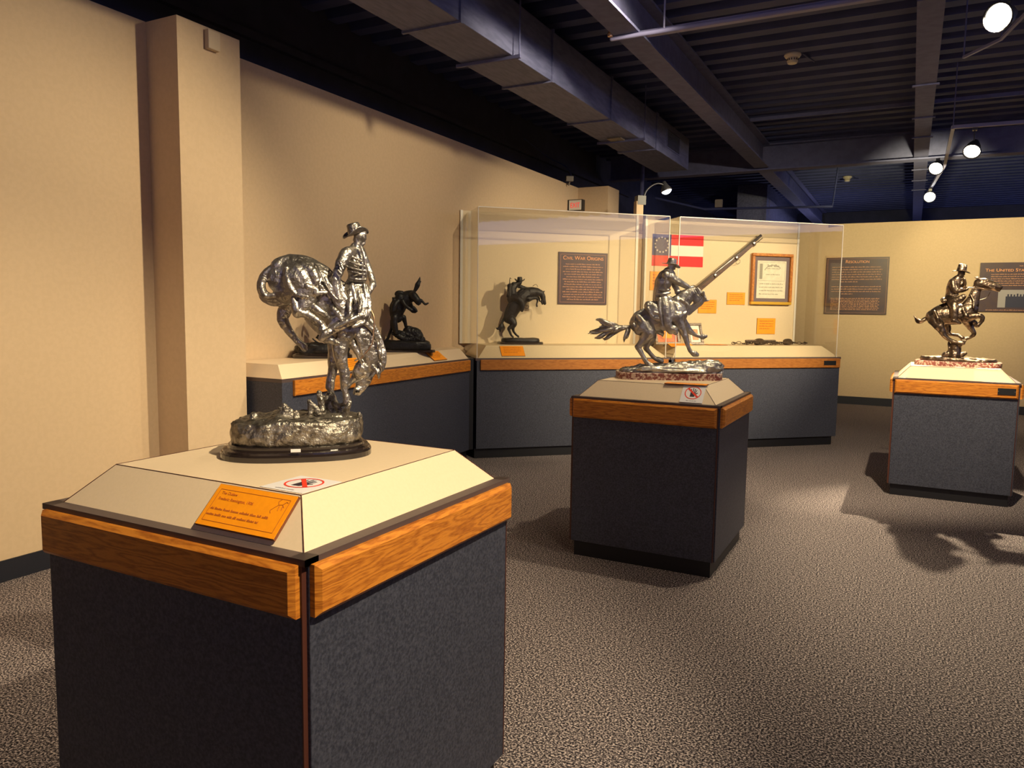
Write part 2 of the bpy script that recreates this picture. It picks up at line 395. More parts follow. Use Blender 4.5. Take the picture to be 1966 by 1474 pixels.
# ------------------------------------------------------------------ pedestals
def rail_bm(L, z0, z1, th, ch=.011):
    """oak rail lying on the -Y face: local x along, bevelled outer edges"""
    bm = bmesh.new(); x = L/2
    o = [(-x, 0, z0), (x, 0, z0), (x, 0, z1), (-x, 0, z1)]; mdl = [(-x, -th+ch, z0), (x, -th+ch, z0), (x, -th+ch, z1), (-x, -th+ch, z1)]
    f = [(-x+ch, -th, z0+ch), (x-ch, -th, z0+ch), (x-ch, -th, z1-ch), (-x+ch, -th, z1-ch)]
    R = [[bm.verts.new(p) for p in q] for q in (o, mdl, f)]
    for a, b in zip(R, R[1:]):
        for i in range(4): bm.faces.new((a[i], a[(i+1) % 4], b[(i+1) % 4], b[i]))
    bm.faces.new(R[0]); bm.faces.new(R[2]); return bm
HB = .443
def make_pedestal(label):
    t = thing('display_pedestal', label, 'pedestal', group='free-standing bronze pedestals')
    link('cabinet_core', B(-.42, .42, -.42, .42, .1, .975), 'kick', t)
    link('toe_kick', B(-.418, .418, -.418, .418, 0, .1), 'kick', t)
    for k in range(4):
        mx = Matrix.Rotation(k*pi/2, 4, 'Z')
        p = link('side_panel', B(-.430, .430, -HB, -.425, .096, .972, mx=mx), 'slate', t, bevel=.002)
        link('edge_band', B(.4305, .4345, -HB-.0003, -.425, .096, .972, mx=mx), 'edge_brown', p)
    bm = bmesh.new()
    for k in range(4):
        mx = Matrix.Rotation(k*pi/2, 4, 'Z'); box(bm, -.446, .446, -.446, -.405, .972, .987, mx=mx)
    link('top_rim', bm, 'rim_dark', t)
    for k in range(4):
        mx = Matrix.Rotation(k*pi/2, 4, 'Z'); b = rail_bm(.858, .862, .974, .024)
        b.transform(mx @ Matrix.Translation((-.0, -HB, 0)))
        link('wood_rail', b, 'oak_rail' if 'oak_rail' in M else 'oak', t)
    bm = bmesh.new(); a, c = .411, .322
    prism(bm, rect(-a, a, -a, a), rect(-c, c, -c, c), .986, 1.08)
    link('display_top', bm, 'cream', t)
    bm = bmesh.new()      # dark seams of the mitred cover
    for s1, s2 in ((1, 1), (1, -1), (-1, 1), (-1, -1)):
        tube(bm, [(a*s1, a*s2, .9875), (c*s1, c*s2, 1.0805)], .0011, 5, cap=False)
    for k in range(4):
        mx = Matrix.Rotation(k*pi/2, 4, 'Z'); tube(bm, [mx @ Vector((-c, -c, 1.0802)), mx @ Vector((c, -c, 1.0802))], .0012, 5, cap=False)
    link('cover_seam', bm, 'edge_brown', t)
    return t
def dup(root, loc, label):
    r = root.copy(); sc.collection.objects.link(r); r.location = loc; r['label'] = label
    for ch in list(root.children):
        c = ch.copy(); sc.collection.objects.link(c); c.parent = r
        for g in ch.children:
            d = g.copy(); sc.collection.objects.link(d); d.parent = c
    return r
PN = (-1.507, 1.575); PM = (-1.343, 4.637); PR = (.346, 7.437)
ped = make_pedestal('nearest dark display pedestal with oak rails and cream top, lower left foreground'); ped.location = (*PN, 0)
ped2 = dup(ped, (*PM, 0), 'middle dark display pedestal with oak rails, standing before the long glass cases')
ped3 = dup(ped, (*PR, 0), 'right-hand dark display pedestal with small black plate on its oak rail')
b = link('nameplate', B(.29, .41, -HB-.030, -HB-.0255, .895, .945), 'black_plastic', ped3)
for x in (.295, .405): link('plate_screw', B(x-.003, x+.003, -HB-.032, -HB-.030, .918, .924), 'gun_steel', b)
for p, sfx in ((ped, 0),): pass

# ------------------------------------------------------------------ long cases
S0 = Vector((-3.826, 6.455, 0)); D = Vector((.7299, .6835, 0)).normalized(); NB = Vector((-D.y, D.x, 0))
def cs(s, dd): q = S0 + D*s + NB*dd; return (q.x, q.y)
def cp(s, dd, z): q = S0 + D*s + NB*dd; return Vector((q.x, q.y, z))
CZ, CF, GT, PT = 1.015, 1.135, 2.495, 2.53
def csbox(bm, s0, s1, d0, d1, z0, z1):
    prism(bm, [cs(s0, d0), cs(s1, d0), cs(s1, d1), cs(s0, d1)], [cs(s0, d0), cs(s1, d0), cs(s1, d1), cs(s0, d1)], z0, z1); return bm
def CB(*a): return csbox(bmesh.new(), *a)
def long_case(label, s0, s1, g0, g1, p0, p1, last):
    t = thing('glass_display_case', label, 'display case', group='long glass display cases')
    link('cabinet_body', CB(s0+.012, s1-.012, 0, .66, .1, .99), 'slate', t, bevel=.002)
    link('toe_kick', CB(s0+.0, s1-(.05 if last else 0), .025, .64, 0, .1), 'kick', t)
    link('top_rim', CB(s0, s1, -.003, .66, .990, CZ), 'rim_dark', t)
    L = (s1-s0)-(.07 if not last else .06)
    b = rail_bm(L, .895, 1.0, .022, .004); a = math.atan2(D.y, D.x)
    q = cp((s0+s1)/2+(0.012 if last else .012), 0, 0); b.transform(Matrix.Translation(q) @ Matrix.Rotation(a, 4, 'Z'))
    link('wood_rail', b, 'oak_red', t)
    bm = bmesh.new()
    prism(bm, [cs(s0+.03, .015), cs(s1-.03, .015), cs(s1-.03, .66), cs(s0+.03, .66)],
          [cs(s0+.14, .14), cs(s1-.16, .14), cs(s1-.16, .66), cs(s0+.14, .66)], CZ, CF)
    link('display_top', bm, 'panel_cream', t)
    pn = link('back_panel', CB(p0, p1, .60, .64, CF, PT), 'panel_cream', t)
    for s in (p0, p1): link('edge_trim', CB(s-.014, s+.014, .592, .648, CF, PT+.004), 'white_trim', pn)
    link('glass_front', CB(g0, g1, .004, .010, CZ, GT), 'acrylic', t)
    for s in (g0, g1):
        g = link('glass_side', CB(s-.003, s+.003, .010, .592, CZ if s in (g0, g1) else CF, GT), 'acrylic_clear' if 1 < s < 3 else 'acrylic', t)
        link('glass_edge', CB(s-.0035, s+.0035, .0025, .0105, CZ, GT), 'acrylic_edge', g)
    g = link('glass_top', CB(g0, g1, .004, .598, GT, GT+.006), 'acrylic', t)
    link('glass_edge', CB(g0, g1, .002, .006, GT-.001, GT+.007), 'acrylic_edge', g)
    return t
case2 = long_case('long glass case with the rearing dark bronze and the Civil War Origins board', .03, 2.155, .045, 2.105, -.0, 2.005, False)
case3 = long_case('long glass case holding the flag, long gun and chains', 2.165, 4.31, 2.22, 4.25, 2.115, 4.10, True)
b = link('nameplate', CB(4.07, 4.23, -.026, -.0225, .925, .975), 'black_plastic', case3)
# angled case along the left wall
F0 = Vector((-3.695, 3.74)); F1 = Vector((-3.832, 6.405))
t = thing('wall_display_case', 'open-topped angled display ledge with oak rail along the left wall, carrying two dark bronzes', 'display case')
body = [tuple(F0), tuple(F1), (-4.245, 6.85), (-4.245, 3.74)]
bm = bmesh.new(); prism(bm, body, body, .1, .99); link('cabinet_body', bm, 'slate', t, bevel=.002)
kk = [(F0.x-.03, F0.y+.02), (F1.x-.03, F1.y), (-4.245, 6.82), (-4.245, 3.76)]
bm = bmesh.new(); prism(bm, kk, kk, 0, .1); link('toe_kick', bm, 'kick', t)
bm = bmesh.new(); prism(bm, body, body, .99, CZ); link('top_rim', bm, 'rim_dark', t)
bm = bmesh.new(); prism(bm, [(-3.70, 3.745), (-3.838, 6.39), (-4.245, 6.83), (-4.245, 3.745)], [(-3.79, 3.80), (-3.975, 6.45), (-4.245, 6.745), (-4.245, 3.80)], CZ, 1.105)
link('display_top', bm, 'cream', t)
dv = (F1-F0); L1 = dv.length; an = math.atan2(dv.y, dv.x)
b = rail_bm(L1-.12, .893, 1.0, .022, .005)
b.transform(Matrix.Translation(((F0.x+F1.x)/2-.002, (F0.y+F1.y)/2+.045, 0)) @ Matrix.Rotation(an, 4, 'Z'))
link('wood_rail', b, 'oak', t)
bm = bmesh.new(); prism(bm, [(-3.845, 6.41), (-3.815, 6.455), (-4.23, 6.89), (-4.24, 6.86)], [(-3.845, 6.41), (-3.815, 6.455), (-4.23, 6.89), (-4.24, 6.86)], 0.1, CZ)
link('corner_post', bm, 'kick', t)
# post between the panels with the gooseneck lamp clamped to it
tag(link('post', CB(2.018, 2.102, .66, .74, 0, 2.74), 'wall_paint', bevel=.003), 'slim cream square post standing behind the joint of the two glass cases', 'post')

# ------------------------------------------------------------------ wall boards
def onpanel(px, py, dd=.60):
    q = on_plane(px, py, cp(0, dd, 0), NB); v = q - S0; return v.dot(D), q.z
def panel_mx(s, z, dd=.599): return fram(cp(s, dd, z), D, (0, 0, 1))   # local z points back toward the viewer? fixed below
def pmx(s, z, dd=.5985):
    mt = fram(cp(s, dd, z), D, (0, 0, 1)); return mt   # x = along, y = up, z = D x up = -NB (towards the room)
rng = random.Random(5)
def board(name, label, cat, mx, w_, h_, th, face, group=None):
    t = thing(name, label, cat, group=group); t.matrix_world = mx
    bm = bmesh.new(); flat(bm, rect(-w_/2, w_/2, -h_/2, h_/2), Matrix(), th)
    link('board', bm, face, t); return t
def title_board(label, mx, w_, h_, title, ts, rows, rh, border=True, mtx='sign_text', tsx=1.0):
    t = board('information_board', label, 'sign', mx, w_, h_, .012, 'sign_brown')
    up = Matrix.Translation((0, 0, .0122))
    if border:
        bm = bmesh.new()
        for r_ in ring2(-w_/2+.022, w_/2-.022, -h_/2+.022, h_/2-.022, .003): flat(bm, r_, up, .0004)
        link('border_line', bm, mtx, t)
    if title: text(title, ts, up @ Matrix.Translation((0, h_/2-.03-ts*.85, 0)), 'sign_title', t, 'title_lettering', sx=tsx, small=.78)
    bm = bmesh.new(); inklines(bm, rows, up, rh, rng); link('body_text', bm, mtx, t)
    return t
hw = .235
rows = []
wd = (.40, .46, .40, .46, .43, .38, .46, .42, .43, .46, .38, .46, .44, .46, .36)
for k, q in enumerate(wd): rows.append((.150-k*.0275, -q/2*1.02, q/2*1.02))
title_board('dark brown board headed Civil War Origins inside the glass case', pmx(1.367, 1.853), .573, .568, 'Civil War Origins', .060, rows, .013, tsx=1.02)
# resolution board on the back wall
def bw(px, py): q = on_plane(px, py, (0, 13.838, 0), Vector((0, 1, 0))); return q
mxb = fram((-.83, 13.838, 1.975), (1, 0, 0), (0, 0, 1))
rows = [(.300-k*.040, -.38, .38 if k % 2 else .36) for k in range(6)] + [(.06, -.25, .02)] + [(-.02-k*.040, -.38, .37) for k in range(3)] + [(-.14, -.22, -.05)] + [(-.215-k*.026, -.38, .34 if k % 2 else .36) for k in range(8)]
title_board('dark brown board headed Resolution on the back wall', mxb, .95, .935, 'Resolution', .075, rows, .017)
mxb = fram((1.72, 13.838, 1.95), (1, 0, 0), (0, 0, 1))
t = title_board('wide brown board with soldiers pictured on the back wall, behind the right-hand bronze', mxb, 1.62, .75, '', .04,
    [(.19-k*.034, -.66, .66) for k in range(6)] + [(-.355, -.70, .70)], .015, border=False)
up = Matrix.Translation((0, 0, .0122))
text('The United States Colored Troops', .066, up @ Matrix.Translation((-.74, .238, 0)), 'sign_title', t, 'title_lettering', align='LEFT', small=.8, sx=1.15)
bm = bmesh.new(); inklines(bm, [(.315, -.30, .05)], up, .014, rng); link('small_heading', bm, 'sign_text', t)
bm = bmesh.new(); flat(bm, rect(-.55, .62, -.31, -.04), up, .0005); pp = link('photo_sky', bm, 'photo_pale', t)
bm = bmesh.new(); u2 = Matrix.Translation((0, 0, .0129)); flat(bm, rect(-.45, .62, -.31, -.14), u2, .0004)
for k in range(26):
    x = -.43+k*.04; hh = rng.uniform(.025, .05); flat(bm, rect(x, x+.022, -.14, -.14+hh), u2, .0004)
link('soldier_row', bm, 'photo_dark', pp)

# flag on the case panel
t = board('flag_print', 'red, white and blue flag with a ring of stars on the case panel', 'flag', pmx(2.518, 2.197), .643, .357, .002, 'flag_red')
up = Matrix.Translation((0, 0, .0022))
bm = bmesh.new(); flat(bm, rect(-.3215+.235, .3215, -.0595, .0595), up, .0003); link('white_stripe', bm, 'flag_white', t)
bm = bmesh.new(); flat(bm, rect(-.3215, -.3215+.235, -.0595, .1785), up, .0003); cn = link('blue_canton', bm, 'flag_blue', t)
bm = bmesh.new()
for k in range(13):
    a = pi/2+2*pi*k/13; cx, cy = -.204+.082*cos(a), .0595+.082*sin(a)
    pts = [(cx+(.0145 if j % 2 == 0 else .006)*cos(pi/2+j*pi/5), cy+(.0145 if j % 2 == 0 else .006)*sin(pi/2+j*pi/5)) for j in range(10)]
    flat(bm, pts, Matrix.Translation((0, 0, .0026)), .0003)
link('star_ring', bm, 'flag_white', cn)

def placard(label, mx, w_, h_, rows=4, th=.006, group='orange exhibit placards', lines=None, border=False):
    t = board('placard', label, 'placard', mx, w_, h_, th, 'orange', group)
    bm = bmesh.new(); up = Matrix.Translation((0, 0, th+.0002))
    e = link('placard_backing', B(-w_/2-.0012, w_/2+.0012, -h_/2-.0012, h_/2+.0012, -.0015, th*.8), 'orange_edge', t)
    if lines is None: lines = [(h_*.30-k*h_*.16, -w_*.38, w_*(.38 if k < rows-1 else .2)) for k in range(rows)]
    inklines(bm, lines, up, h_*.055, rng); link('print', bm, 'orange_ink', t)
    if border:
        bm = bmesh.new(); i = .012
        for r_ in ring2(-w_/2+i, w_/2-i, -h_/2+i, h_/2-i, .0012): flat(bm, r_, up, .0003)
        link('border_line', bm, 'orange_ink', t)
    return t
placard('orange placard below the flag, partly behind the rider of the middle bronze', pmx(2.31, 1.85), .26, .21)
placard('small orange placard just left of the framed certificate', pmx(3.291, 1.668), .237, .141)
placard('orange placard behind the muzzle of the middle bronze horse', pmx(2.92, 1.57), .235, .155)
placard('square orange placard below the framed certificate', pmx(3.712, 1.348), .248, .186)

# framed certificate
t = thing('framed_certificate', 'pale printed certificate in a gilt wood frame hung on the case panel', 'picture frame'); t.matrix_world = pmx(3.745, 1.903)
W2, H2 = .275, .300
bm = bmesh.new()
for r_ in ring2(-W2, W2, -H2, H2, .034)[0:1]+ring2(-W2, W2, -H2, H2, .034)[2:]: flat(bm, r_, Matrix(), .045)
link('frame', bm, 'gold_wood', t, bevel=.006)
bm = bmesh.new(); flat(bm, ring2(-W2, W2, -H2, H2, .034)[1], Matrix(), .045); link('frame_lower_rail', bm, 'gold', t, bevel=.006)
link('mat_board', B(-W2+.03, W2-.03, -H2+.03, H2-.03, 0, .018), 'mat_grey', t)
pg = link('certificate_sheet', B(-.195, .195, -.225, .215, .018, .0195), 'paper', t)
bm = bmesh.new(); up = Matrix.Translation((0, 0, .0197))
for r_ in ring2(-.18, .18, -.02, .20, .003): flat(bm, r_, up, .0003)
flat(bm, rect(-.165, -.125, .0, .18), up, .0003)
inklines(bm, [(.12, -.07, .11), (.05, -.08, .12), (-.06, -.16, .16), (-.10, -.16, .16), (-.14, -.16, .16), (-.18, -.16, .10)], up, .012, rng)
inklines(bm, [(.145, -.06, .10)], up, .03, rng)
for k in range(12):
    a = radians(150-k*10); flat(bm, [(.02+.13*cos(a), .07+.10*sin(a)), (.02+.13*cos(a+.16), .07+.10*sin(a+.16)), (.02+.12*cos(a+.16), .07+.09*sin(a+.16)), (.02+.12*cos(a), .07+.09*sin(a))][::-1], up, .0003)
link('certificate_print', bm, 'paper_ink', pg)

# long gun on the panel
t = thing('long_gun', 'long brown rifle musket mounted slanting across the case panel', 'rifle')
A0 = Vector(onpanel(1454, 454.5)); A1 = Vector(onpanel(1341, 547)); dr = (A1-A0).normalized()
mx = fram(cp(A0.x, .55, A0.y), D*dr.x+Vector((0, 0, dr.y)), D*(-dr.y)*-1+Vector((0, 0, 1))*-dr.x*-1 if False else (D*(dr.y)*-1+Vector((0, 0, dr.x))))
def gp(x, y, z=0): return mx @ Vector((x, y, z))
tube(bm := bmesh.new(), [gp(-.02, 0), gp(1.02, 0)], [.017, .022], 12, cap=False); link('barrel', bm, 'gun_steel', t, smooth=True)
sg = 1 if (mx @ Vector((0, 1, 0)) - mx @ Vector((0, 0, 0))).z < 0 else -1
bm = bmesh.new(); prof = [(.13, .004), (.13, -.036), (.40, -.046), (.95, -.054), (1.05, -.064), (1.12, -.060), (1.22, -.075), (1.45, -.15), (1.45, -.02), (1.25, .0), (1.13, .018), (1.0, .012)]
flat(bm, [(x, -y*sg if False else y*(-sg)) for x, y in prof], mx @ Matrix.Translation((0, 0, -.016)), .034); link('stock', bm, 'gun_wood', t, bevel=.006)
for x in (.12, .40, .74):
    bm = bmesh.new(); lathe(bm, [(.034, -.016), (.037, -.010), (.037, .010), (.034, .016)], seg=14, mx=mx @ Matrix.Translation((x, .016*sg, 0)) @ Matrix.Rotation(pi/2, 4, 'Y')); link('barrel_band', bm, 'gun_steel', t)
tube(bm := bmesh.new(), [gp(-.02, .036*sg), gp(.13, .036*sg)], .005, 6); link('ramrod', bm, 'gun_steel', t)
tube(bm := bmesh.new(), [gp(.40+.03*cos(a), (.072+.022*sin(a))*sg) for a in [i*pi/6 for i in range(13)]], .003, 6); link('sling_swivel', bm, 'gun_steel', t)
tube(bm := bmesh.new(), [gp(1.06+.05*cos(a), (.06+.028*sin(a))*sg) for a in [i*pi/6 for i in range(7)]], .003, 6); link('trigger_guard', bm, 'gun_steel', t)
tube(bm := bmesh.new(), [gp(1.0, -.015*sg), gp(1.02, -.05*sg), gp(1.05, -.06*sg)], .006, 6); link('hammer', bm, 'gun_steel', t)
for x in (.25, .9): link('wall_peg', B(x-.006, x+.006, -.006, .006, -.05, -.014, mx=mx), 'black_plastic', t)

# table-top items in the flag case
def stand_frame(label, s, dd, w_, h_, lean, fm, inner, im, cat='picture frame'):
    t = thing('framed_print', label, cat)
    base = cp(s, dd, CF); mt = fram(base, D, Vector((0, 0, 1))*cos(lean)+NB*sin(lean)); t.matrix_world = mt
    bm = bmesh.new()
    for r_ in ring2(-w_/2, w_/2, 0, h_, .03): flat(bm, r_, Matrix(), .02)
    link('frame', bm, fm, t, bevel=.004)
    link('mat_board', B(-w_/2+.02, w_/2-.02, .02, h_-.02, 0, .008), inner, t)
    link('picture', B(-w_*.2, w_*.2, h_*.22, h_*.72, .008, .0095), im, t)
    tube(bm := bmesh.new(), [(0, h_*.7, -.002), (0, .02+h_*.0, -h_*.30)], .005, 6); link('easel_leg', bm, 'black_plastic', t)
    return t
stand_frame('small dark framed print standing on the case floor below the orange placards', 2.63, .30, .185, .255, .35, 'dark_frame', 'white_trim', 'gold_wood')
stand_frame('larger frame with orange-red picture standing behind the middle bronze horse', 2.28, .30, .30, .35, .35, 'dark_frame', 'red_leather', 'orange')
placard('flat orange card lying on the case floor beside the small dark frame', fram(cp(2.87, .30, CF+.002), D, NB), .22, .15, th=.004)
placard('orange placard lying at the foot of the orange-red picture', fram(cp(2.38, .19, CF+.002), D, NB*.95+Vector((0, 0, .3))), .28, .10, th=.004)
# iron shackles
t = thing('iron_shackles', 'heap of dark iron shackles and chain on the case floor', 'chain')
def link_ring(c, r1, r2, rot, th):
    b = bmesh.new(); pts = [c + rot @ Vector((r1*cos(a), r2*sin(a), 0)) for a in [i*2*pi/10 for i in range(11)]]
    tube(b, pts, th, 6, cap=False); return b
rr = random.Random(3)
def chain(s0, s1, n, dd, zz, amp=.03):
    for i in range(n):
        f_ = i/(n-1); s = s0+(s1-s0)*f_
        c = cp(s, dd+amp*sin(i*1.3), zz+rr.uniform(0, .012))
        rot = Matrix.Rotation(math.atan2(D.y, D.x)+rr.uniform(-.6, .6), 3, 'Z') @ Matrix.Rotation((.35 if i % 2 else 1.2), 3, 'X')
        link('chain_link', link_ring(c, .026, .014, rot, .0045), 'iron', t, smooth=True)
chain(3.12, 4.10, 26, .33, CF+.017); chain(3.25, 3.75, 14, .27, CF+.018); chain(3.5, 3.98, 12, .40, CF+.02)
for s, r_ in ((3.45, .05), (3.83, .045)):
    b = bmesh.new(); c = cp(s, .33, CF+.035)
    lathe(b, [(r_, -.016), (r_+.006, -.016), (r_+.006, .016), (r_, .016)], c=c, seg=18, mx=Matrix.Rotation(.5, 4, 'X'))
    link('shackle_cuff', b, 'iron', t, smooth=False)
tube(bm := bmesh.new(), [cp(3.30, .36, CF+.045), cp(3.68, .36, CF+.045)], .014, 8); link('shackle_bar', bm, 'iron', t)

# placards on the case fronts
def slope_mx(p0, along, out, lift): # card lying on a sloping top edge
    return fram(Vector(p0)+Vector((0, 0, lift)), along, out)
placard('orange placard on the sloping edge below the rearing dark bronze', fram(cp(.43, .080, 1.079), D, NB*.72+Vector((0, 0, .69))), .245, .135, rows=4)
EDIR = Vector((dv.x, dv.y, 0)).normalized()
def c1slope(f_, off): # point on slope of the angled case
    a = Vector((-3.70, 3.745, CZ)).lerp(Vector((-3.838, 6.39, CZ)), f_); b = Vector((-3.79, 3.80, 1.105)).lerp(Vector((-3.975, 6.45, 1.105)), f_)
    return a.lerp(b, off), (b-a)
for (px, py), lab in (((836, 686), 'orange placard on the ledge edge below the kicking dark bronze'), ((673, 697), 'orange placard on the ledge seen between the legs of the nearest bronze horse')):
    best = min(((c1slope(k/100, .5), k) for k in range(101)), key=lambda q: abs(((q[0][0]-CAM).dot(RT)/(q[0][0]-CAM).dot(FW))*FPX+983-px))
    (q, upv), k = best; nrm = EDIR.cross(upv).normalized()
    placard(lab, fram(q+nrm*.003, EDIR, upv), .23, .125, rows=4)

# near placard and hand signs
n45 = Vector((0, -1, 1)).normalized(); upv = Vector((0, 1, 1)).normalized()
yc = PN[1]-(.411+.322)/2
t = placard('large orange placard on the sloping front edge of the nearest pedestal', fram((-1.303, yc, 1.0345)+n45*.004 if False else Vector((-1.303, yc, 1.0345))+n45*.004, (1, 0, 0), upv),
        .243, .108, th=.006, lines=[(-.012, -.105, .075), (-.027, -.107, .055)], border=True)
up = Matrix.Translation((0, 0, .0063))
text('The Outlaw', .0105, up @ Matrix.Translation((-.100, .029, 0)), 'orange_ink', t, 'title_lettering', align='LEFT')
text('Frederic Remington, 1906', .0105, up @ Matrix.Translation((-.100, .014, 0)), 'orange_ink', t, 'name_lettering', align='LEFT')
bm = bmesh.new()      # small bucking-horse drawing in the corner
dp = [[(.075, .018), (.083, .026), (.094, .028), (.100, .022)], [(.083, .026), (.078, .034), (.084, .040)], [(.094, .028), (.101, .036), (.106, .034)], [(.075, .018), (.068, .010), (.072, .004)], [(.086, .024), (.088, .012)], [(.096, .024), (.098, .014)]]
for q in dp: tube(bm, [(x, y, .0063) for x, y in q], .0007, 5)
link('horse_drawing', bm, 'orange_ink', t)
def hand_sign(label, mx, w_, h_):
    t = board('no_touching_sign', label, 'sign', mx, w_, h_, .0012, 'card_white', 'no touching signs')
    u = Matrix.Translation((0, h_*.07, .0014)); R_ = w_*.36
    bm = bmesh.new()      # hand
    hx = R_*.0
    flat(bm, [(-.30*R_, -.62*R_), (.22*R_, -.62*R_), (.34*R_, .05*R_), (-.30*R_, .12*R_)], u, .0003)
    for fx, tx, ln in ((-.20, -.28, .55), (-.02, -.04, .70), (.14, .20, .60), (.28, .40, .42)):
        flat(bm, [(fx*R_-.055*R_, .05*R_), (fx*R_+.055*R_, .05*R_), (tx*R_+.05*R_, (.05+ln)*R_), (tx*R_-.05*R_, (.05+ln)*R_)], u, .0003)
    flat(bm, [(.22*R_, -.45*R_), (.60*R_, -.02*R_), (.52*R_, .06*R_), (.26*R_, -.15*R_)], u, .0003)
    link('hand_symbol', bm, 'ink_dark', t)
    bm = bmesh.new(); u = Matrix.Translation((0, h_*.07, .0018)); N = 40
    for k in range(N):
        a, b_ = 2*pi*k/N, 2*pi*(k+1)/N
        flat(bm, [(R_*.9*cos(a), R_*.9*sin(a)), (R_*cos(a), R_*sin(a)), (R_*cos(b_), R_*sin(b_)), (R_*.9*cos(b_), R_*.9*sin(b_))], u, .0003)
    e = .085*R_; q = .66*R_
    flat(bm, [(-q-e, q-e), (-q+e, q+e), (q+e, -q+e), (q-e, -q-e)][::-1], u, .0003)
    link('red_prohibition_ring', bm, 'ink_red', t)
    bm = bmesh.new(); inklines(bm, [(-h_*.42, -w_*.22, w_*.22)], Matrix.Translation((0, 0, .0014)), h_*.05, rng); link('caption', bm, 'ink_grey', t)
    return t
hand_sign('white no-touching sign lying flat on the nearest pedestal top', fram((-1.256, 1.329, 1.0805), (1, 0, 0), (0, 1, 0)), .13, .135)
ycm = PM[1]-(.411+.322)/2
hand_sign('white no-touching sign upright on the slope of the middle pedestal', fram(Vector((-1.073, ycm, 1.035))+n45*.001, (1, 0, 0), upv), .13, .125)
placard('orange placard lying flat at the front of the middle bronze', fram((-1.13, 4.34, 1.084), (1, 0.03, 0), (0, 1, .02)), .24, .07, rows=2, th=.004)

# ------------------------------------------------------------------ bronzes
class Fig:
    """maps a traced joint (x, y in a picture crop, depth w in metres) to its own place in the statuette's volume"""
    def __init__(s, c, ang, ox, oy, k, g=1.03):
        s.c = Vector(c); s.n = Vector((-sin(radians(ang)), cos(radians(ang)), 0)); s.a = Vector((cos(radians(ang)), sin(radians(ang)), 0))
        s.ox, s.oy, s.k, s.g = ox, oy, k, g
    def P(s, x, y, w=0): return on_plane(s.ox+x*s.k, s.oy+y*s.k, s.c + s.n*w, s.n)
    def R(s, r): return s.g*r*s.k*((s.c-CAM).dot(FW))/FPX
def remesh(parts, name, mt, parent, vox, smooth=5, disp=0, dscale=.03, seg=14):
    bm = bmesh.new()
    for fn in parts: fn(bm)
    me = bpy.data.meshes.new('tmp'); bmesh.ops.recalc_face_normals(bm, faces=bm.faces[:]); bm.to_mesh(me); bm.free()
    o = bpy.data.objects.new('tmp', me); sc.collection.objects.link(o)
    r = o.modifiers.new('r', 'REMESH'); r.mode = 'VOXEL'; r.voxel_size = vox; r.adaptivity = 0
    sm = o.modifiers.new('s', 'SMOOTH'); sm.factor = .5; sm.iterations = smooth
    if disp:
        tx = bpy.data.textures.new('t', 'CLOUDS'); tx.noise_scale = dscale; tx.noise_depth = 3
        d = o.modifiers.new('d', 'DISPLACE'); d.texture = tx; d.strength = disp; d.mid_level = .5; d.texture_coords = 'GLOBAL'
    bpy.context.view_layer.update()
    dg = bpy.context.evaluated_depsgraph_get(); me2 = bpy.data.meshes.new_from_object(o.evaluated_get(dg))
    bpy.data.objects.remove(o); me2.name = name; me2.materials.clear(); me2.materials.append(M[mt])
    for p in me2.polygons: p.use_smooth = True
    q = bpy.data.objects.new(name, me2); sc.collection.objects.link(q); q.parent = parent
    return q
def T(F, pts, k=1.0, sub=4, seg=14):
    """one limb: [(x, y, r, w), ...]"""
    def fn(bm):
        tube(bm, [F.P(p[0], p[1], p[3] if len(p) > 3 else 0) for p in pts], [F.R(p[2]) for p in pts], seg, F.n, k, sub)
    return fn
def hat(F, x, y, w, R_, H_, name, mt, parent, tilt=0, curl=.35, yaw=0, crown=.52):
    """felt hat: (x,y) = brim centre"""
    c = F.P(x, y, w); r0 = F.R(R_); h = F.R(H_)
    mx = Matrix.Translation(c) @ Matrix((F.a, F.n, Vector((0, 0, 1)))).transposed().to_4x4() @ Matrix.Rotation(radians(tilt), 4, 'Y') @ Matrix.Rotation(radians(yaw), 4, 'Z')
    bm = bmesh.new(); prof = []
    N = 32; rows = []
    rs = [(1.0, 0, 1), (.97, .05, 1), (.8, .02, 1), (crown+.02, .02, 0), (crown, .12, 0), (crown*.93, .55, 0), (crown*.86, .9, 0), (crown*.70, 1.0, 0), (crown*.35, .90, 0), (.02, .84, 0)]
    low = [(.02, -.0, 0), (crown, -.03, 0), (.8, -.05, 1), (.97, -.05, 1)]
    for q, z, br in rs:
        row = []
        for i in range(N):
            a = 2*pi*i/N; zz = z*h if not br else z*h*.5
            if br: zz += curl*r0*(abs(sin(a))**2)*(q-crown)/(1-crown)*1.0 - .12*r0*(q-crown)/(1-crown)*abs(cos(a))
            if z > .8: zz -= h*.10*(1-abs(sin(a)))*0
            row.append(bm.verts.new(mx @ Vector((r0*q*cos(a), r0*q*.92*sin(a), zz))))
        rows.append(row)
    lo = []
    for q, z, br in low[::-1]:
        row = []
        for i in range(N):
            a = 2*pi*i/N; zz = z*h
            if br: zz += curl*r0*(abs(sin(a))**2)*(q-crown)/(1-crown) - .12*r0*(q-crown)/(1-crown)*abs(cos(a))
            row.append(bm.verts.new(mx @ Vector((r0*q*cos(a), r0*q*.92*sin(a), zz))))
        lo.append(row)
    allr = lo[::-1] + rows
    for a_, b_ in zip(allr, allr[1:]):
        for i in range(N): bm.faces.new((a_[i], a_[(i+1) % N], b_[(i+1) % N], b_[i]))
    bm.faces.new(allr[0][::-1]); bm.faces.new(allr[-1])
    return link(name, bm, mt, parent, smooth=True)
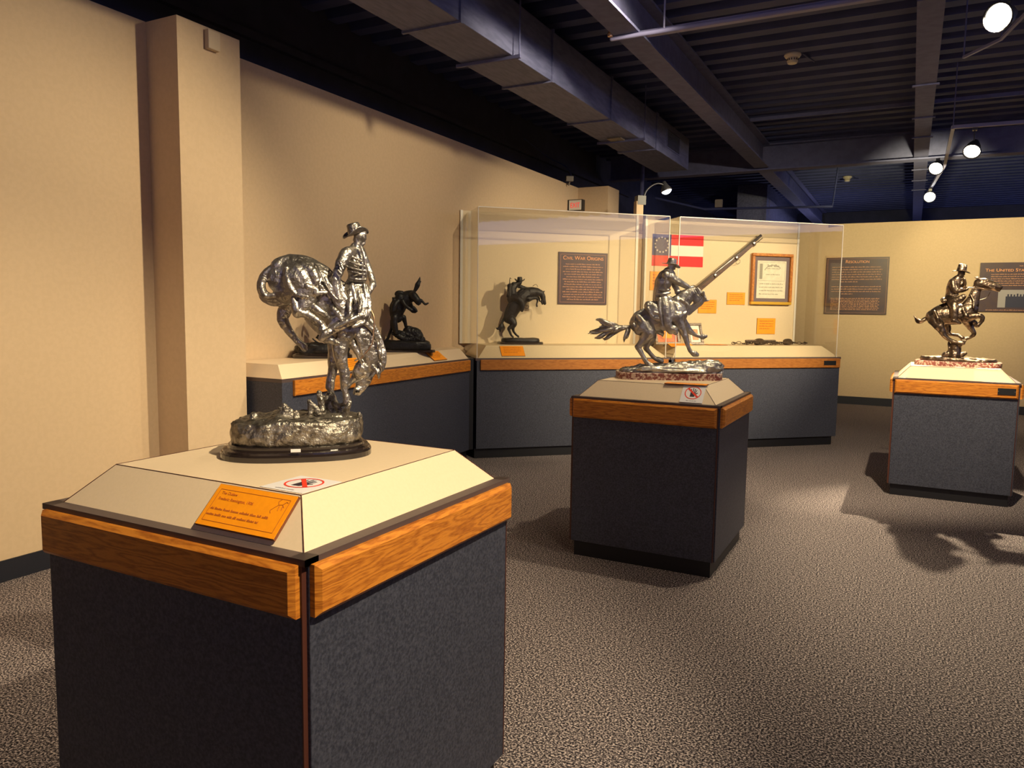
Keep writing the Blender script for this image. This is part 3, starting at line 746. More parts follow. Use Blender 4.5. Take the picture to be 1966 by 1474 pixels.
def slab(name, c, ang, L_, W_, z0, prof, mt, parent, n=2.6, seg=48, smooth=False):
    """oval plinth; prof = [(inset, dz), ...]"""
    bm = bmesh.new(); rows = []
    a = radians(ang); ax = Vector((cos(a), sin(a), 0)); ay = Vector((-sin(a), cos(a), 0))
    for ins, dz in prof:
        row = []
        for i in range(seg):
            t_ = 2*pi*i/seg; cx = abs(cos(t_))**(2/n)*(1 if cos(t_) >= 0 else -1); cy = abs(sin(t_))**(2/n)*(1 if sin(t_) >= 0 else -1)
            row.append(bm.verts.new(Vector(c)*1.0 + ax*(cx*(L_/2-ins)) + ay*(cy*(W_/2-ins)) + Vector((0, 0, z0-Vector(c).z+dz))))
        rows.append(row)
    for p, q in zip(rows, rows[1:]):
        for i in range(seg): bm.faces.new((p[i], p[(i+1) % seg], q[(i+1) % seg], q[i]))
    bm.faces.new(rows[0][::-1]); bm.faces.new(rows[-1])
    return link(name, bm, mt, parent, smooth=smooth)
def rock(name, c, ang, L_, W_, z0, hfun, mt, parent, amp=.008, fr=22, n=2.6, seg=96, rings=26, seed=0, stretch=1):
    bm = bmesh.new(); a = radians(ang); ax = Vector((cos(a), sin(a), 0)); ay = Vector((-sin(a), cos(a), 0)); rows = []
    prof = [(1.0, 0)] + [(1.0+.03*sin(pi*k/6), k/7) for k in range(1, 7)] + [(1-.97*(k/rings)**.9 if k else 1.0, 1) for k in range(0, rings+1)]
    for q, u in prof:
        row = []
        for i in range(seg):
            t_ = 2*pi*i/seg; cx = abs(cos(t_))**(2/n)*(1 if cos(t_) >= 0 else -1); cy = abs(sin(t_))**(2/n)*(1 if sin(t_) >= 0 else -1)
            lx, ly = cx*q, cy*q
            h = hfun(lx, ly); edge = min(1, (1-min(q, 1))*5)
            z = h*u*(.86+.14*edge if u == 1 else .86)
            p = Vector((lx*L_/2*(1-.0), ly*W_/2, z))
            nz = noise.fractal(Vector((p.x*fr/stretch, p.y*fr, p.z*fr+seed)), 1, 2, 4)
            nd = noise.noise(Vector((p.x*fr*2.3/stretch, p.y*fr*2.3, seed+5+p.z*fr)))
            f_ = amp*(nz + .5*abs(nd))
            if u > 0: p.z += f_*(1 if u == 1 else .3)
            if u < 1 or q > .9: p.x += cx*f_*.9; p.y += cy*f_*.9
            row.append(bm.verts.new(Vector((c[0], c[1], z0)) + ax*p.x + ay*p.y + Vector((0, 0, max(p.z, 0)))))
        rows.append(row)
    for p, q in zip(rows, rows[1:]):
        for i in range(seg): bm.faces.new((p[i], p[(i+1) % seg], q[(i+1) % seg], q[i]))
    bm.faces.new(rows[0][::-1]); bm.faces.new(rows[-1])
    return link(name, bm, mt, parent, smooth=True)
def cord(F, pts, r, name, mt, parent, seg=6, sub=4):
    bm = bmesh.new(); tube(bm, [F.P(p[0], p[1], p[2] if len(p) > 2 else 0) for p in pts], F.R(r), seg, F.n, 1, sub); return link(name, bm, mt, parent, smooth=True)
def fingers(F, x, y, dx, dy, L_, r, w=0, curl=.5):
    """four unequal bent fingers and a side thumb"""
    out = []; n = math.hypot(dx, dy); dx, dy = dx/n, dy/n; nx, ny = -dy, dx
    for i, ln in enumerate((.85, 1.0, .95, .75)):
        off = (i-1.5)*r*1.5
        out.append(T(F, [(x+nx*off, y+ny*off, r, w), (x+nx*off+dx*L_*ln*.55, y+ny*off+dy*L_*ln*.55, r*.9, w-.001), (x+nx*off+dx*L_*ln*.75+nx*L_*curl*.4, y+ny*off+dy*L_*ln*.75+ny*L_*curl*.4, r*.75, w-.003)], sub=2, seg=8))
    out.append(T(F, [(x-nx*r*2, y-ny*r*2, r*1.1, w), (x-nx*(r*2+L_*.25)+dx*L_*.35, y-ny*(r*2+L_*.25)+dy*L_*.35, r*.85, w-.002)], sub=2, seg=8))
    return out
def horse_head_bits(F, ears, eye, nostril, w=.0):
    out = []
    for e in ears: out.append(T(F, e, sub=2, seg=8))
    for q in (eye, nostril):
        if q: out.append(T(F, [(q[0]-q[2]*.4, q[1], q[2], q[3]), (q[0]+q[2]*.4, q[1], q[2], q[3])], sub=1, seg=8))
    return out

# ---- nearest bronze: horse pitching head-down with upright rider
BR = 'bronze statuettes of horses and riders'
st = thing('bronze_statuette', 'largest bronze of a head-down bucking horse and hatted rider on the nearest pedestal', 'sculpture', (-1.547, 1.620, 1.08))
Z = Matrix.Translation((1.547, -1.620, -1.08))
kids0 = set(sc.objects)
F = Fig((-1.547, 1.620, 1.08), 42, 400, 400, 380/1120)
body = [
 T(F, [(432, 400, 92, .0), (500, 395, 125, .0), (590, 440, 132, .0), (660, 520, 132, .0), (715, 600, 112, .0), (770, 655, 92, .0)], .78, seg=20),
 T(F, [(400, 330, 45, .0), (470, 300, 40, .0), (560, 330, 55, .0), (640, 380, 60, .0)], 1.0),
 T(F, [(440, 470, 70, -.015), (500, 440, 85, -.028), (560, 400, 80, -.03)], .8),
 T(F, [(600, 610, 55, .0), (680, 690, 55, .0), (740, 720, 50, .0)], 1.0),
 # near hind: thigh, gaskin, hock, cannon, fetlock, hoof
 T(F, [(520, 400, 105, -.030), (565, 470, 72, -.045), (555, 530, 46, -.052), (520, 575, 32, -.054), (505, 590, 30, -.055)], .75),
 T(F, [(480, 515, 14, -.052), (495, 560, 26, -.055), (512, 585, 30, -.055), (560, 600, 23, -.057), (622, 640, 20, -.060), (650, 672, 21, -.062), (662, 700, 30, -.062)], .9),
 T(F, [(652, 690, 30, -.062), (672, 715, 31, -.062), (668, 742, 22, -.062)], .9),
 T(F, [(672, 735, 22, -.062), (696, 748, 24, -.063), (704, 756, 18, -.063)], .9, sub=2),
 # far hind
 T(F, [(470, 430, 75, .035), (465, 520, 52, .048), (432, 580, 38, .052), (420, 620, 33, .053), (432, 655, 30, .054)], .8),
 T(F, [(425, 635, 30, .053), (455, 690, 23, .055), (492, 738, 18, .056), (518, 762, 18, .057), (540, 780, 20, .058)], .9),
 T(F, [(530, 772, 17, .058), (541, 790, 18, .058), (546, 797, 15, .058)], sub=2),
 # chest, shoulder, forelegs
 T(F, [(740, 630, 80, -.02), (768, 690, 66, -.035), (748, 760, 46, -.040), (747, 830, 39, -.042), (762, 900, 28, -.042), (772, 960, 28, -.042), (768, 1010, 22, -.042)], .9),
 T(F, [(770, 1000, 19, -.042), (776, 1045, 17, -.042), (782, 1075, 21, -.042), (787, 1098, 24, -.042)], sub=3),
 T(F, [(784, 1090, 22, -.042), (790, 1115, 17, -.042), (782, 1150, 13, -.042), (776, 1190, 12, -.042)], sub=3),
 T(F, [(760, 660, 60, .02), (726, 760, 48, .035), (713, 840, 36, .036), (705, 910, 27, .036), (692, 970, 25, .036), (688, 1010, 25, .036)], .9),
 T(F, [(688, 1005, 22, .036), (695, 1045, 17, .036), (708, 1085, 20, .036), (712, 1130, 22, .036)], sub=3),
 # neck and head
 T(F, [(800, 655, 95, .0), (856, 712, 96, .0), (893, 775, 80, .0), (918, 835, 68, .0), (925, 885, 54, .0)], .7, seg=18),
 T(F, [(905, 640, 26, .0), (945, 700, 22, .0), (978, 780, 20, .0), (985, 850, 26, .0), (975, 905, 22, .0)], .6),
 T(F, [(925, 890, 46, .0), (893, 925, 50, .0), (878, 970, 44, .0), (862, 1010, 33, .0), (848, 1035, 24, .0)], .55, seg=16),
 T(F, [(872, 900, 44, -.008), (856, 925, 40, -.008)], .6), T(F, [(872, 900, 44, .012), (856, 925, 40, .012)], .6),
 T(F, [(845, 930, 28, .0), (818, 968, 18, .0), (802, 992, 14, .0), (793, 1008, 12, .0)], .7),
 T(F, [(842, 1025, 20, -.006), (830, 1045, 12, -.006)], sub=2),
 # tail, curving out and back under
 T(F, [(425, 320, 26, .0), (370, 338, 25, .0), (320, 378, 24, .0), (300, 430, 24, .0), (312, 480, 24, .0), (360, 508, 25, .0), (430, 512, 20, .0), (490, 500, 16, -.01), (538, 498, 7, -.02)], .9),
 T(F, [(310, 410, 16, -.012), (302, 450, 17, -.016), (325, 492, 16, -.018), (380, 490, 14, -.020), (440, 488, 11, -.02), (520, 488, 7, -.02)], .9),
 T(F, [(300, 440, 16, .012), (306, 500, 18, .014), (350, 530, 18, .012), (400, 540, 15, .01), (450, 530, 13, .0), (490, 515, 8, -.01)], .9),
]
# ribs and muscle ridges on the near side
for q in ([(440, 340, 14, -.048), (455, 420, 16, -.060), (490, 480, 14, -.060), (560, 500, 12, -.068)], [(530, 320, 20, -.046), (590, 360, 26, -.060), (610, 410, 20, -.066)],
          [(560, 440, 16, -.070), (610, 460, 14, -.070)], [(640, 440, 10, -.066), (690, 500, 10, -.064)], [(610, 480, 14, -.072), (670, 475, 10, -.070)], [(600, 560, 20, -.060), (660, 600, 18, -.060)],
          [(830, 680, 20, -.045), (860, 760, 18, -.042), (880, 830, 14, -.036)], [(800, 730, 18, -.04), (850, 830, 14, -.034), (868, 870, 10, -.03)], [(735, 760, 10, -.058), (742, 850, 9, -.052)]):
    body.append(T(F, q, .8, seg=8))
body += horse_head_bits(F, ([(935, 900, 14, -.02), (952, 915, 12, -.026), (958, 935, 6, -.028)], [(940, 895, 14, .02), (960, 905, 12, .026), (970, 922, 6, .028)]), (888, 935, 9, -.026), None)
hz = remesh(body, 'horse', 'bronze', st, .0020, smooth=3, disp=.0040, dscale=.020)
bm = bmesh.new()
rr = random.Random(2)
for k in range(26):   # mane locks
    f_ = k/25; x = 925+(f_**.8)*70-(max(0, f_-.75)*150); y = 640+f_*275; ww = rr.uniform(-.022, .012)
    dx = rr.uniform(8, 26); T(F, [(x-22, y-4, 11, ww*.5), (x-2, y+10, 12, ww-.008), (x+dx*.3, y+30, 9, ww-.010), (x-6+dx*.5, y+46, 4, ww-.008)], .8, sub=3, seg=8)(bm)
for k in range(7):
    T(F, [(955-k*3, 905+k*3, 9, -.012+k*.004), (945-k*8, 925+k*8, 7, -.024+k*.006), (925-k*10, 952+k*8, 4, -.024+k*.006)], .8, sub=3, seg=8)(bm)
link('mane', bm, 'bronze', st, smooth=True)
bm = bmesh.new(); T(F, [(838, 1037, 6, -.016), (846, 1034, 7, -.018), (852, 1037, 5, -.017)], sub=2, seg=8)(bm); link('nostril', bm, 'bronze_black', st, smooth=True)
# saddle, blanket, straps
sd = [T(F, [(720, 400, 22, .0), (750, 470, 60, .0), (790, 540, 62, .0), (850, 600, 50, .0), (880, 600, 40, .0)], .95),
      T(F, [(660, 400, 12, -.06), (700, 470, 20, -.066), (740, 540, 26, -.066), (770, 590, 24, -.066), (720, 640, 22, -.066), (670, 690, 12, -.060)], .5),
      T(F, [(700, 410, 14, -.05), (740, 470, 22, -.06), (800, 560, 26, -.062), (850, 590, 22, -.06)], .5),
      T(F, [(715, 395, 20, -.02), (700, 375, 16, .0), (712, 395, 20, .02)], sub=3), T(F, [(880, 560, 24, .0), (905, 590, 20, .0), (895, 630, 16, -.02)], sub=3),
      T(F, [(900, 610, 10, -.035), (830, 640, 12, -.050), (760, 665, 12, -.055), (700, 690, 12, -.06)], .8),
      T(F, [(880, 640, 16, -.04), (930, 690, 14, -.03), (960, 740, 16, -.02)], .5)]
remesh(sd, 'saddle', 'bronze', st, .0022, smooth=3, disp=.003, dscale=.012)
cord(F, [(560, 300, .035), (610, 320, -.045), (640, 370, -.066), (665, 430, -.074), (705, 490, -.074), (750, 530, -.072)], 5, 'back_strap', 'bronze', st)
# rider
rd = [T(F, [(838, 470, 50, .0), (838, 420, 50, .0), (838, 370, 46, .0), (832, 310, 55, .0), (826, 262, 52, .0), (838, 225, 36, .0)], .78, seg=18),
      T(F, [(790, 250, 32, -.04), (826, 240, 30, .0), (862, 240, 28, .035)], .9),
      T(F, [(838, 225, 27, .0), (850, 190, 25, .0)], 1), T(F, [(850, 180, 30, .0), (858, 160, 36, .0), (862, 140, 34, .0)], .85),
      T(F, [(872, 185, 12, .0), (882, 192, 8, .0)], sub=2), T(F, [(884, 160, 7, -.002), (890, 172, 7, -.002)], sub=2), T(F, [(876, 198, 10, 0), (868, 204, 12, 0)], sub=2),
      # arms
      T(F, [(778, 258, 34, -.042), (752, 310, 31, -.052), (736, 360, 28, -.057), (724, 392, 25, -.060), (722, 440, 24, -.062), (732, 485, 20, -.066), (742, 515, 18, -.068)], .9),
      T(F, [(868, 262, 27, .035), (895, 320, 23, .040), (915, 372, 20, .030), (928, 410, 18, .018), (932, 432, 20, .006)], .9),
      T(F, [(930, 430, 19, .004), (915, 462, 16, -.004), (900, 490, 15, -.010)], 1),
      # legs in chaps
      T(F, [(828, 440, 58, -.015), (840, 500, 64, -.035), (858, 560, 56, -.052), (866, 598, 44, -.060)], .7),
      T(F, [(872, 590, 38, -.060), (825, 620, 32, -.070), (770, 648, 28, -.074), (715, 680, 24, -.076), (680, 705, 22, -.076)], .8),
      T(F, [(690, 695, 22, -.076), (662, 712, 24, -.078), (640, 735, 18, -.078)], .9), 
      T(F, [(835, 450, 50, .015), (860, 520, 46, .045), (875, 580, 40, .060), (850, 640, 30, .066), (810, 690, 24, .066)], .75)]
for q in ([(810, 470, 14, -.060), (800, 540, 16, -.076), (800, 600, 12, -.086), (770, 625, 8, -.086)], [(890, 440, 14, -.04), (905, 500, 16, -.05), (912, 560, 14, -.058), (900, 610, 10, -.066)],
          [(850, 470, 10, -.072), (862, 530, 12, -.088), (856, 585, 10, -.096)], [(850, 612, 12, -.094), (790, 635, 14, -.100), (730, 668, 10, -.100)], [(900, 590, 16, -.05), (880, 640, 14, -.07), (820, 668, 10, -.085)],
          [(745, 300, 8, -.078), (760, 340, 9, -.082)], [(735, 350, 7, -.082), (752, 372, 8, -.082)], [(700, 560, 12, -.07), (740, 600, 14, -.082), (760, 640, 8, -.085)]):
    rd.append(T(F, q, .8, seg=8))
rd += fingers(F, 898, 488, -.1, 1, 30, 5, -.012)
rd += fingers(F, 742, 510, .3, 1, 26, 5, -.070)
for q in ([(790, 300, 7, -.036), (840, 315, 8, -.045), (882, 330, 6, -.036)], [(780, 325, 7, -.036), (830, 345, 8, -.042), (885, 352, 6, -.034)], [(790, 350, 6, -.034), (840, 368, 8, -.040), (885, 372, 6, -.032)],
          [(860, 215, 8, -.026), (880, 260, 8, -.032), (890, 330, 8, -.034), (893, 390, 7, -.03)], [(800, 270, 6, -.042), (840, 285, 8, -.046), (870, 300, 6, -.04)],
          [(800, 395, 9, -.04), (845, 402, 11, -.045), (890, 402, 8, -.036)], [(815, 430, 10, -.058), (830, 500, 12, -.070), (850, 560, 10, -.080)], [(880, 430, 8, -.045), (890, 500, 10, -.055), (895, 560, 10, -.065)]):
    rd.append(T(F, q, .9, seg=8))
remesh(rd, 'rider', 'bronze', st, .0017, smooth=2, disp=.0028, dscale=.011)
hat(F, 834, 146, .0, 74, 60, 'hat', 'bronze', st, tilt=-16, curl=.40, yaw=25, crown=.56)
cord(F, [(905, 505, -.012), (915, 560, -.02), (938, 620, -.03), (934, 700, -.035), (925, 770, -.040), (880, 830, -.040), (862, 850, -.036)], 3.5, 'rein', 'brass', st)
cord(F, [(905, 505, .0), (930, 600, .02), (950, 700, .03), (955, 780, .034), (920, 860, .03), (850, 950, .02), (800, 1005, .012)], 3.2, 'rein', 'bronze', st)
cord(F, [(880, 870, -.036), (862, 850, -.034), (830, 860, -.03)], 4, 'bridle', 'bronze', st)
cord(F, [(795, 905, -.014), (800, 950, -.016), (785, 975, -.014)], 2.5, 'bridle', 'bronze', st)
cord(F, [(790, 1012, -.016), (825, 985, -.020), (868, 965, -.024)], 3.5, 'bridle', 'bronze', st)
def h1(x, y):   # mound
    return .070+.006*x+.012*math.exp(-((x+.25)**2)/.02)+.006*math.exp(-((x+.75)**2)/.03)
c1 = F.c + F.a*.002
rock('rocky_ground', (c1.x, c1.y), 42, .358, .235, 1.080+.037, h1, 'bronze_rough', st, amp=.008, fr=26, n=2.5, seed=3)
slab('plinth', c1, 42, .418, .295, 1.08, [(.0, 0), (.0, .014), (.004, .018), (.007, .019), (.008, .024), (.020, .028), (.022, .030), (.022, .036), (.026, .038)], 'plinth_black', st, n=2.7, smooth=False)
sp = [T(F, [(a_[0], a_[1]-(6 if i_ else 0), a_[2]*1.3, a_[3]-.012) for i_, a_ in enumerate(q)], .7, sub=3, seg=10) for q in (
   [(430, 1215, 26, -.03), (440, 1150, 20, -.03), (428, 1118, 10, -.03)], [(395, 1180, 10, -.03), (420, 1150, 9, -.03), (398, 1135, 6, -.03)], [(470, 1210, 16, -.03), (465, 1160, 14, -.03), (440, 1125, 8, -.03)],
   [(500, 1200, 20, -.02), (495, 1165, 14, -.02)], [(575, 1220, 14, -.02), (578, 1150, 12, -.02), (572, 1095, 9, -.02)], [(572, 1100, 10, -.02), (610, 1140, 13, -.02), (640, 1200, 14, -.02)],
   [(640, 1200, 24, .0), (640, 1120, 15, .0), (628, 1050, 12, .0)], [(628, 1055, 12, .0), (660, 1080, 12, .01), (700, 1070, 16, .03)], [(700, 1200, 40, .03), (695, 1130, 34, .034), (690, 1070, 22, .036)],
   [(740, 1190, 26, .01), (745, 1150, 16, .0), (710, 1105, 12, .02)], [(770, 1210, 22, -.03), (778, 1160, 14, -.04), (800, 1105, 10, -.042)], [(720, 1110, 9, .02), (750, 1118, 8, .0), (790, 1112, 9, -.03)],
   [(790, 1200, 24, -.02), (850, 1200, 14, -.01), (852, 1165, 8, -.01)], [(255, 1215, 26, -.02), (258, 1180, 18, -.02)], [(660, 1215, 40, -.03), (740, 1215, 40, -.03)])]
remesh(sp, 'sagebrush', 'bronze_rough', st, .0019, smooth=1, disp=.003, dscale=.008)
link('white_tag', B(-.013, .013, -.0008, 0, 0, .009, mx=Matrix.Translation((c1.x+.1475*.669*1.0-.001, c1.y-.1475*.743, 1.109)) @ Matrix.Rotation(radians(42), 4, 'Z')), 'card_white', st)

# ---- middle bronze: charging horse reined back, rider seen from behind
st2 = thing('bronze_statuette', 'bronze of plunging horse and rider seen from behind, on the middle pedestal', 'sculpture', (-1.36, 4.72, 1.08))
F = Fig((-1.36, 4.72, 1.08), 27, 1100, 430, 380/1697, 1.05)
b2 = [
 T(F, [(570, 850, 82, .0), (640, 835, 100, .0), (720, 820, 104, .0), (800, 785, 112, .0), (870, 760, 108, .0)], .72, seg=20),
 T(F, [(560, 800, 50, .0), (620, 775, 50, .0), (720, 760, 60, .0), (830, 700, 60, .0)], .9),
 T(F, [(860, 750, 105, .0), (912, 692, 86, .0), (960, 640, 64, .0), (1012, 600, 50, .0), (1060, 590, 42, .0)], .58, seg=18),
 T(F, [(1065, 588, 36, .0), (1100, 622, 36, .0), (1085, 665, 36, .0), (1045, 708, 27, .0), (1012, 744, 21, .0), (994, 768, 16, .0)], .6, seg=16),
 T(F, [(1060, 632, 38, -.006), (1066, 656, 36, -.006)], .7), T(F, [(1040, 690, 14, 0), (1005, 715, 10, 0), (986, 745, 10, 0)], .8),
 T(F, [(1105, 600, 16, -.01), (1118, 595, 13, -.02), (1122, 575, 5, -.024)], sub=2, seg=8), T(F, [(1110, 625, 16, .01), (1140, 655, 12, .0), (1172, 652, 4, .0)], sub=2, seg=8),
 T(F, [(1112, 600, 10, -.01), (1135, 635, 12, -.012), (1128, 662, 6, -.012)], sub=3, seg=8),
 # near hind
 T(F, [(600, 880, 84, -.03), (640, 930, 64, -.05), (615, 985, 40, -.055), (578, 1030, 28, -.056), (560, 1058, 26, -.056)], .8),
 T(F, [(548, 1050, 18, -.056), (575, 1085, 22, -.058), (602, 1135, 18, -.060), (628, 1180, 19, -.062), (650, 1205, 26, -.064), (676, 1220, 25, -.066)], .9),
 # far hind
 T(F, [(640, 900, 75, .03), (670, 970, 45, .045), (640, 1030, 26, .048), (625, 1060, 24, .048), (660, 1105, 18, .05), (700, 1148, 17, .05), (735, 1162, 24, .05), (758, 1174, 22, .05)], .8),
 # near fore planted
 T(F, [(880, 800, 75, -.03), (915, 870, 42, -.042), (948, 930, 26, -.044), (968, 985, 21, -.045), (975, 1010, 20, -.045), (992, 1060, 15, -.045), (1012, 1095, 17, -.045), (1042, 1112, 27, -.046), (1062, 1120, 20, -.046)], .85),
 # far fore raised
 T(F, [(900, 810, 70, .02), (960, 870, 38, .035), (1000, 915, 26, .038), (1040, 945, 17, .038), (1085, 962, 15, .038), (1112, 966, 24, .038), (1138, 962, 16, .038)], .85),
 T(F, [(700, 900, 30, .0), (760, 935, 22, .0), (770, 960, 8, .0)], .8),
]
for q in ([(560, 790, 18, -.045), (600, 830, 20, -.062), (640, 880, 18, -.066)], [(520, 860, 16, -.045), (560, 930, 16, -.05)], [(880, 690, 16, -.045), (900, 760, 22, -.052), (880, 830, 18, -.052)],
          [(930, 650, 12, -.04), (985, 690, 12, -.04), (975, 740, 12, -.035)], [(905, 860, 14, -.05), (935, 790, 14, -.052), (970, 760, 12, -.04)], [(650, 930, 12, -.06), (700, 915, 12, -.055)]):
    b2.append(T(F, q, .8, seg=8))
remesh(b2, 'horse', 'bronze_light', st2, .0032, smooth=3, disp=.003, dscale=.03)
bm = bmesh.new(); rr = random.Random(8)
for x1, y1, n_ in ((205, 820, 5), (145, 930, 6), (200, 975, 4), (262, 985, 4), (430, 1005, 2), (455, 975, 1), (230, 880, 3)):
    for k in range(n_):
        j = lambda a: rr.uniform(-a, a)
        mxp, myp = (480+x1)/2+j(20), 885+(y1-885)*.25+j(18)
        T(F, [(484, 882, 12, 0), ((480+mxp)/2, 888+j(10), 13, j(.02)), (mxp, myp, 15, j(.03)), (x1+(mxp-x1)*.3, y1+(myp-y1)*.25+j(16), 12, j(.035)), (x1+j(16), y1+j(14), 3, j(.03))], .7, sub=3, seg=8)(bm)
link('tail', bm, 'bronze_light', st2, smooth=True)
bm = bmesh.new()
for k in range(14):
    f_ = k/13; x = 870+190*f_; y = 640-85*f_; T(F, [(x, y+10, 13, 0), (x+8, y-6, 10, -.012), (x+26, y+22, 5, -.02)], .8, sub=2, seg=8)(bm)
link('mane', bm, 'bronze_light', st2, smooth=True)
r2 = [
 T(F, [(745, 660, 58, .0), (748, 610, 58, .0), (757, 560, 60, .0), (775, 500, 70, .0), (795, 450, 62, .0), (815, 412, 42, .0)], .72, seg=18),
 T(F, [(800, 440, 34, -.04), (830, 420, 36, .0), (850, 440, 32, .04)], .9),
 T(F, [(825, 410, 26, .0), (838, 378, 24, .0)], 1), T(F, [(840, 375, 30, .0), (850, 355, 34, .0), (852, 338, 32, .0)], .85), T(F, [(868, 372, 10, 0), (872, 385, 8, 0)], sub=2),
 T(F, [(842, 455, 36, -.03), (895, 490, 30, -.02), (950, 520, 25, .0), (995, 545, 20, .01), (1020, 553, 16, .012)], .9),
 T(F, [(850, 470, 30, .05), (890, 560, 24, .05), (900, 590, 22, .04), (950, 585, 20, .03), (1000, 560, 16, .02)], .9),
 T(F, [(770, 650, 52, -.03), (785, 700, 46, -.055), (800, 760, 42, -.065), (805, 820, 38, -.068), (820, 880, 34, -.068), (838, 915, 30, -.068)], .8),
 T(F, [(830, 900, 34, -.068), (865, 905, 34, -.068), (880, 930, 22, -.068)], .8),
 T(F, [(760, 650, 50, .03), (800, 720, 44, .06), (830, 800, 38, .066), (850, 880, 30, .066)], .8)]
for q in ([(790, 395, 12, -.03), (830, 400, 14, -.03), (860, 420, 12, -.02)], [(740, 560, 10, -.045), (790, 570, 12, -.045), (830, 560, 9, -.035)], [(735, 595, 12, -.045), (785, 600, 14, -.048), (830, 590, 10, -.035)], [(870, 475, 10, -.048), (920, 505, 10, -.04)],
          [(800, 470, 8, -.06), (790, 520, 8, -.06), (800, 560, 8, -.05)]): r2.append(T(F, q, .9, seg=8))
r2 += fingers(F, 1018, 548, .9, .4, 26, 6, .008)
remesh(r2, 'rider', 'bronze_light', st2, .0028, smooth=2, disp=.002, dscale=.018)
hat(F, 843, 347, .0, 78, 50, 'hat', 'bronze_light', st2, tilt=14, curl=.10, yaw=20, crown=.50)
s2 = [T(F, [(640, 700, 22, -.05), (680, 690, 30, .0), (640, 700, 22, .05)], 1, sub=4), T(F, [(650, 700, 40, -.05), (700, 740, 48, -.066), (730, 790, 44, -.070), (745, 815, 30, -.070)], .45),
      T(F, [(640, 720, 14, -.065), (690, 800, 14, -.078), (740, 830, 12, -.078)], .6), T(F, [(700, 760, 10, -.084), (755, 770, 10, -.086)], .6), T(F, [(700, 805, 10, -.084), (755, 815, 10, -.084)], .6),
      T(F, [(745, 640, 14, -.06), (742, 700, 14, -.075), (750, 770, 12, -.085), (765, 870, 8, -.085)], .8), T(F, [(830, 690, 40, -.05), (820, 780, 48, -.066), (790, 870, 44, -.064)], .35),
      T(F, [(820, 640, 26, -.03), (850, 650, 22, .0), (820, 640, 26, .03)], sub=3)]
remesh(s2, 'saddle_bags', 'bronze_light', st2, .003, smooth=2, disp=.003, dscale=.015)
cord(F, [(1020, 560, -.005), (1000, 600, -.04), (960, 660, -.048), (1000, 700, -.04), (1015, 720, -.03)], 4, 'rein', 'bronze_light', st2)
cord(F, [(1060, 560, -.035), (1085, 610, -.036), (1100, 640, -.034), (1030, 710, -.028)], 4, 'bridle', 'bronze_light', st2)
def h2(x, y): return .010+.058*max(0, min(1, (x+.95)/1.9))**.9
cc = Vector((-1.345, 4.71, 1.08))
rock('rocky_ground', (cc.x+.012, cc.y+.006), 27, .625, .27, 1.122, h2, 'bronze_light', st2, amp=.020, fr=55, n=3.6, seed=9, stretch=7, seg=160, rings=36)
slab('marble_base', cc, 27, .655, .30, 1.08, [(.0, 0), (.0, .038), (.004, .043)], 'marble', st2, n=4.5, seg=64)

# ---- right bronze: galloping horse and rider
st3 = thing('bronze_statuette', 'bronze of a galloping horse and rider balanced on a stump, on the right-hand pedestal', 'sculpture', (.37, 7.45, 1.08))
F = Fig((.37, 7.45, 1.08), -5, 1680, 480, 286/1405, 1.08)
b3 = [
 T(F, [(550, 625, 62, .0), (610, 615, 82, .0), (690, 610, 86, .0), (770, 605, 90, .0), (850, 585, 82, .0), (890, 560, 68, .0)], .8, seg=20),
 T(F, [(550, 590, 34, .0), (620, 555, 40, .0), (700, 540, 50, .0)], .9),
 T(F, [(870, 560, 78, .0), (905, 510, 62, .0), (930, 450, 46, .0), (950, 390, 38, .0), (970, 340, 36, .0)], .6, seg=16),
 T(F, [(985, 312, 44, .0), (1030, 322, 52, .0), (1080, 332, 45, .0), (1125, 342, 38, .0), (1165, 352, 29, .0)], .65, seg=16),
 T(F, [(1150, 335, 15, 0), (1195, 345, 10, 0)], sub=2), T(F, [(1130, 372, 14, 0), (1170, 385, 9, 0)], sub=2),
 T(F, [(990, 285, 12, -.02), (965, 265, 10, -.03), (935, 258, 4, -.03)], sub=2, seg=8), T(F, [(1000, 282, 12, .02), (975, 262, 10, .03), (950, 256, 4, .03)], sub=2, seg=8),
 T(F, [(860, 640, 48, -.04), (920, 625, 32, -.055), (975, 618, 24, -.06), (1010, 632, 20, -.06), (1012, 660, 17, -.06), (990, 690, 15, -.06), (965, 712, 18, -.06), (948, 712, 13, -.06)], .9),
 T(F, [(870, 655, 40, .03), (915, 672, 26, .05), (945, 690, 20, .05), (920, 712, 14, .05), (900, 712, 14, .05)], .9),
 T(F, [(870, 680, 36, .02), (895, 725, 25, .04), (925, 765, 20, .045), (932, 795, 18, .045), (895, 825, 14, .045), (850, 838, 15, .04), (822, 838, 16, .04)], .9),
 T(F, [(560, 650, 58, -.03), (600, 710, 44, -.05), (630, 760, 30, -.055), (650, 800, 22, -.055), (690, 838, 18, -.05), (740, 862, 15, -.045), (790, 875, 17, -.04), (835, 880, 15, -.04)], .85),
 T(F, [(640, 660, 60, .03), (680, 730, 32, .045), (690, 785, 20, .045), (740, 800, 14, .04), (785, 805, 15, .035), (820, 825, 17, .03)], .85),
 T(F, [(500, 640, 20, .0), (460, 655, 17, .0), (425, 678, 16, .0), (395, 660, 11, .0), (368, 628, 4, .0)], .9), T(F, [(470, 650, 18, .01), (430, 676, 17, .012), (400, 678, 12, .01), (375, 650, 5, .01)], .9), T(F, [(460, 660, 14, -.01), (425, 668, 13, -.012), (385, 640, 8, -.01), (360, 612, 3, -.01)], .9)]
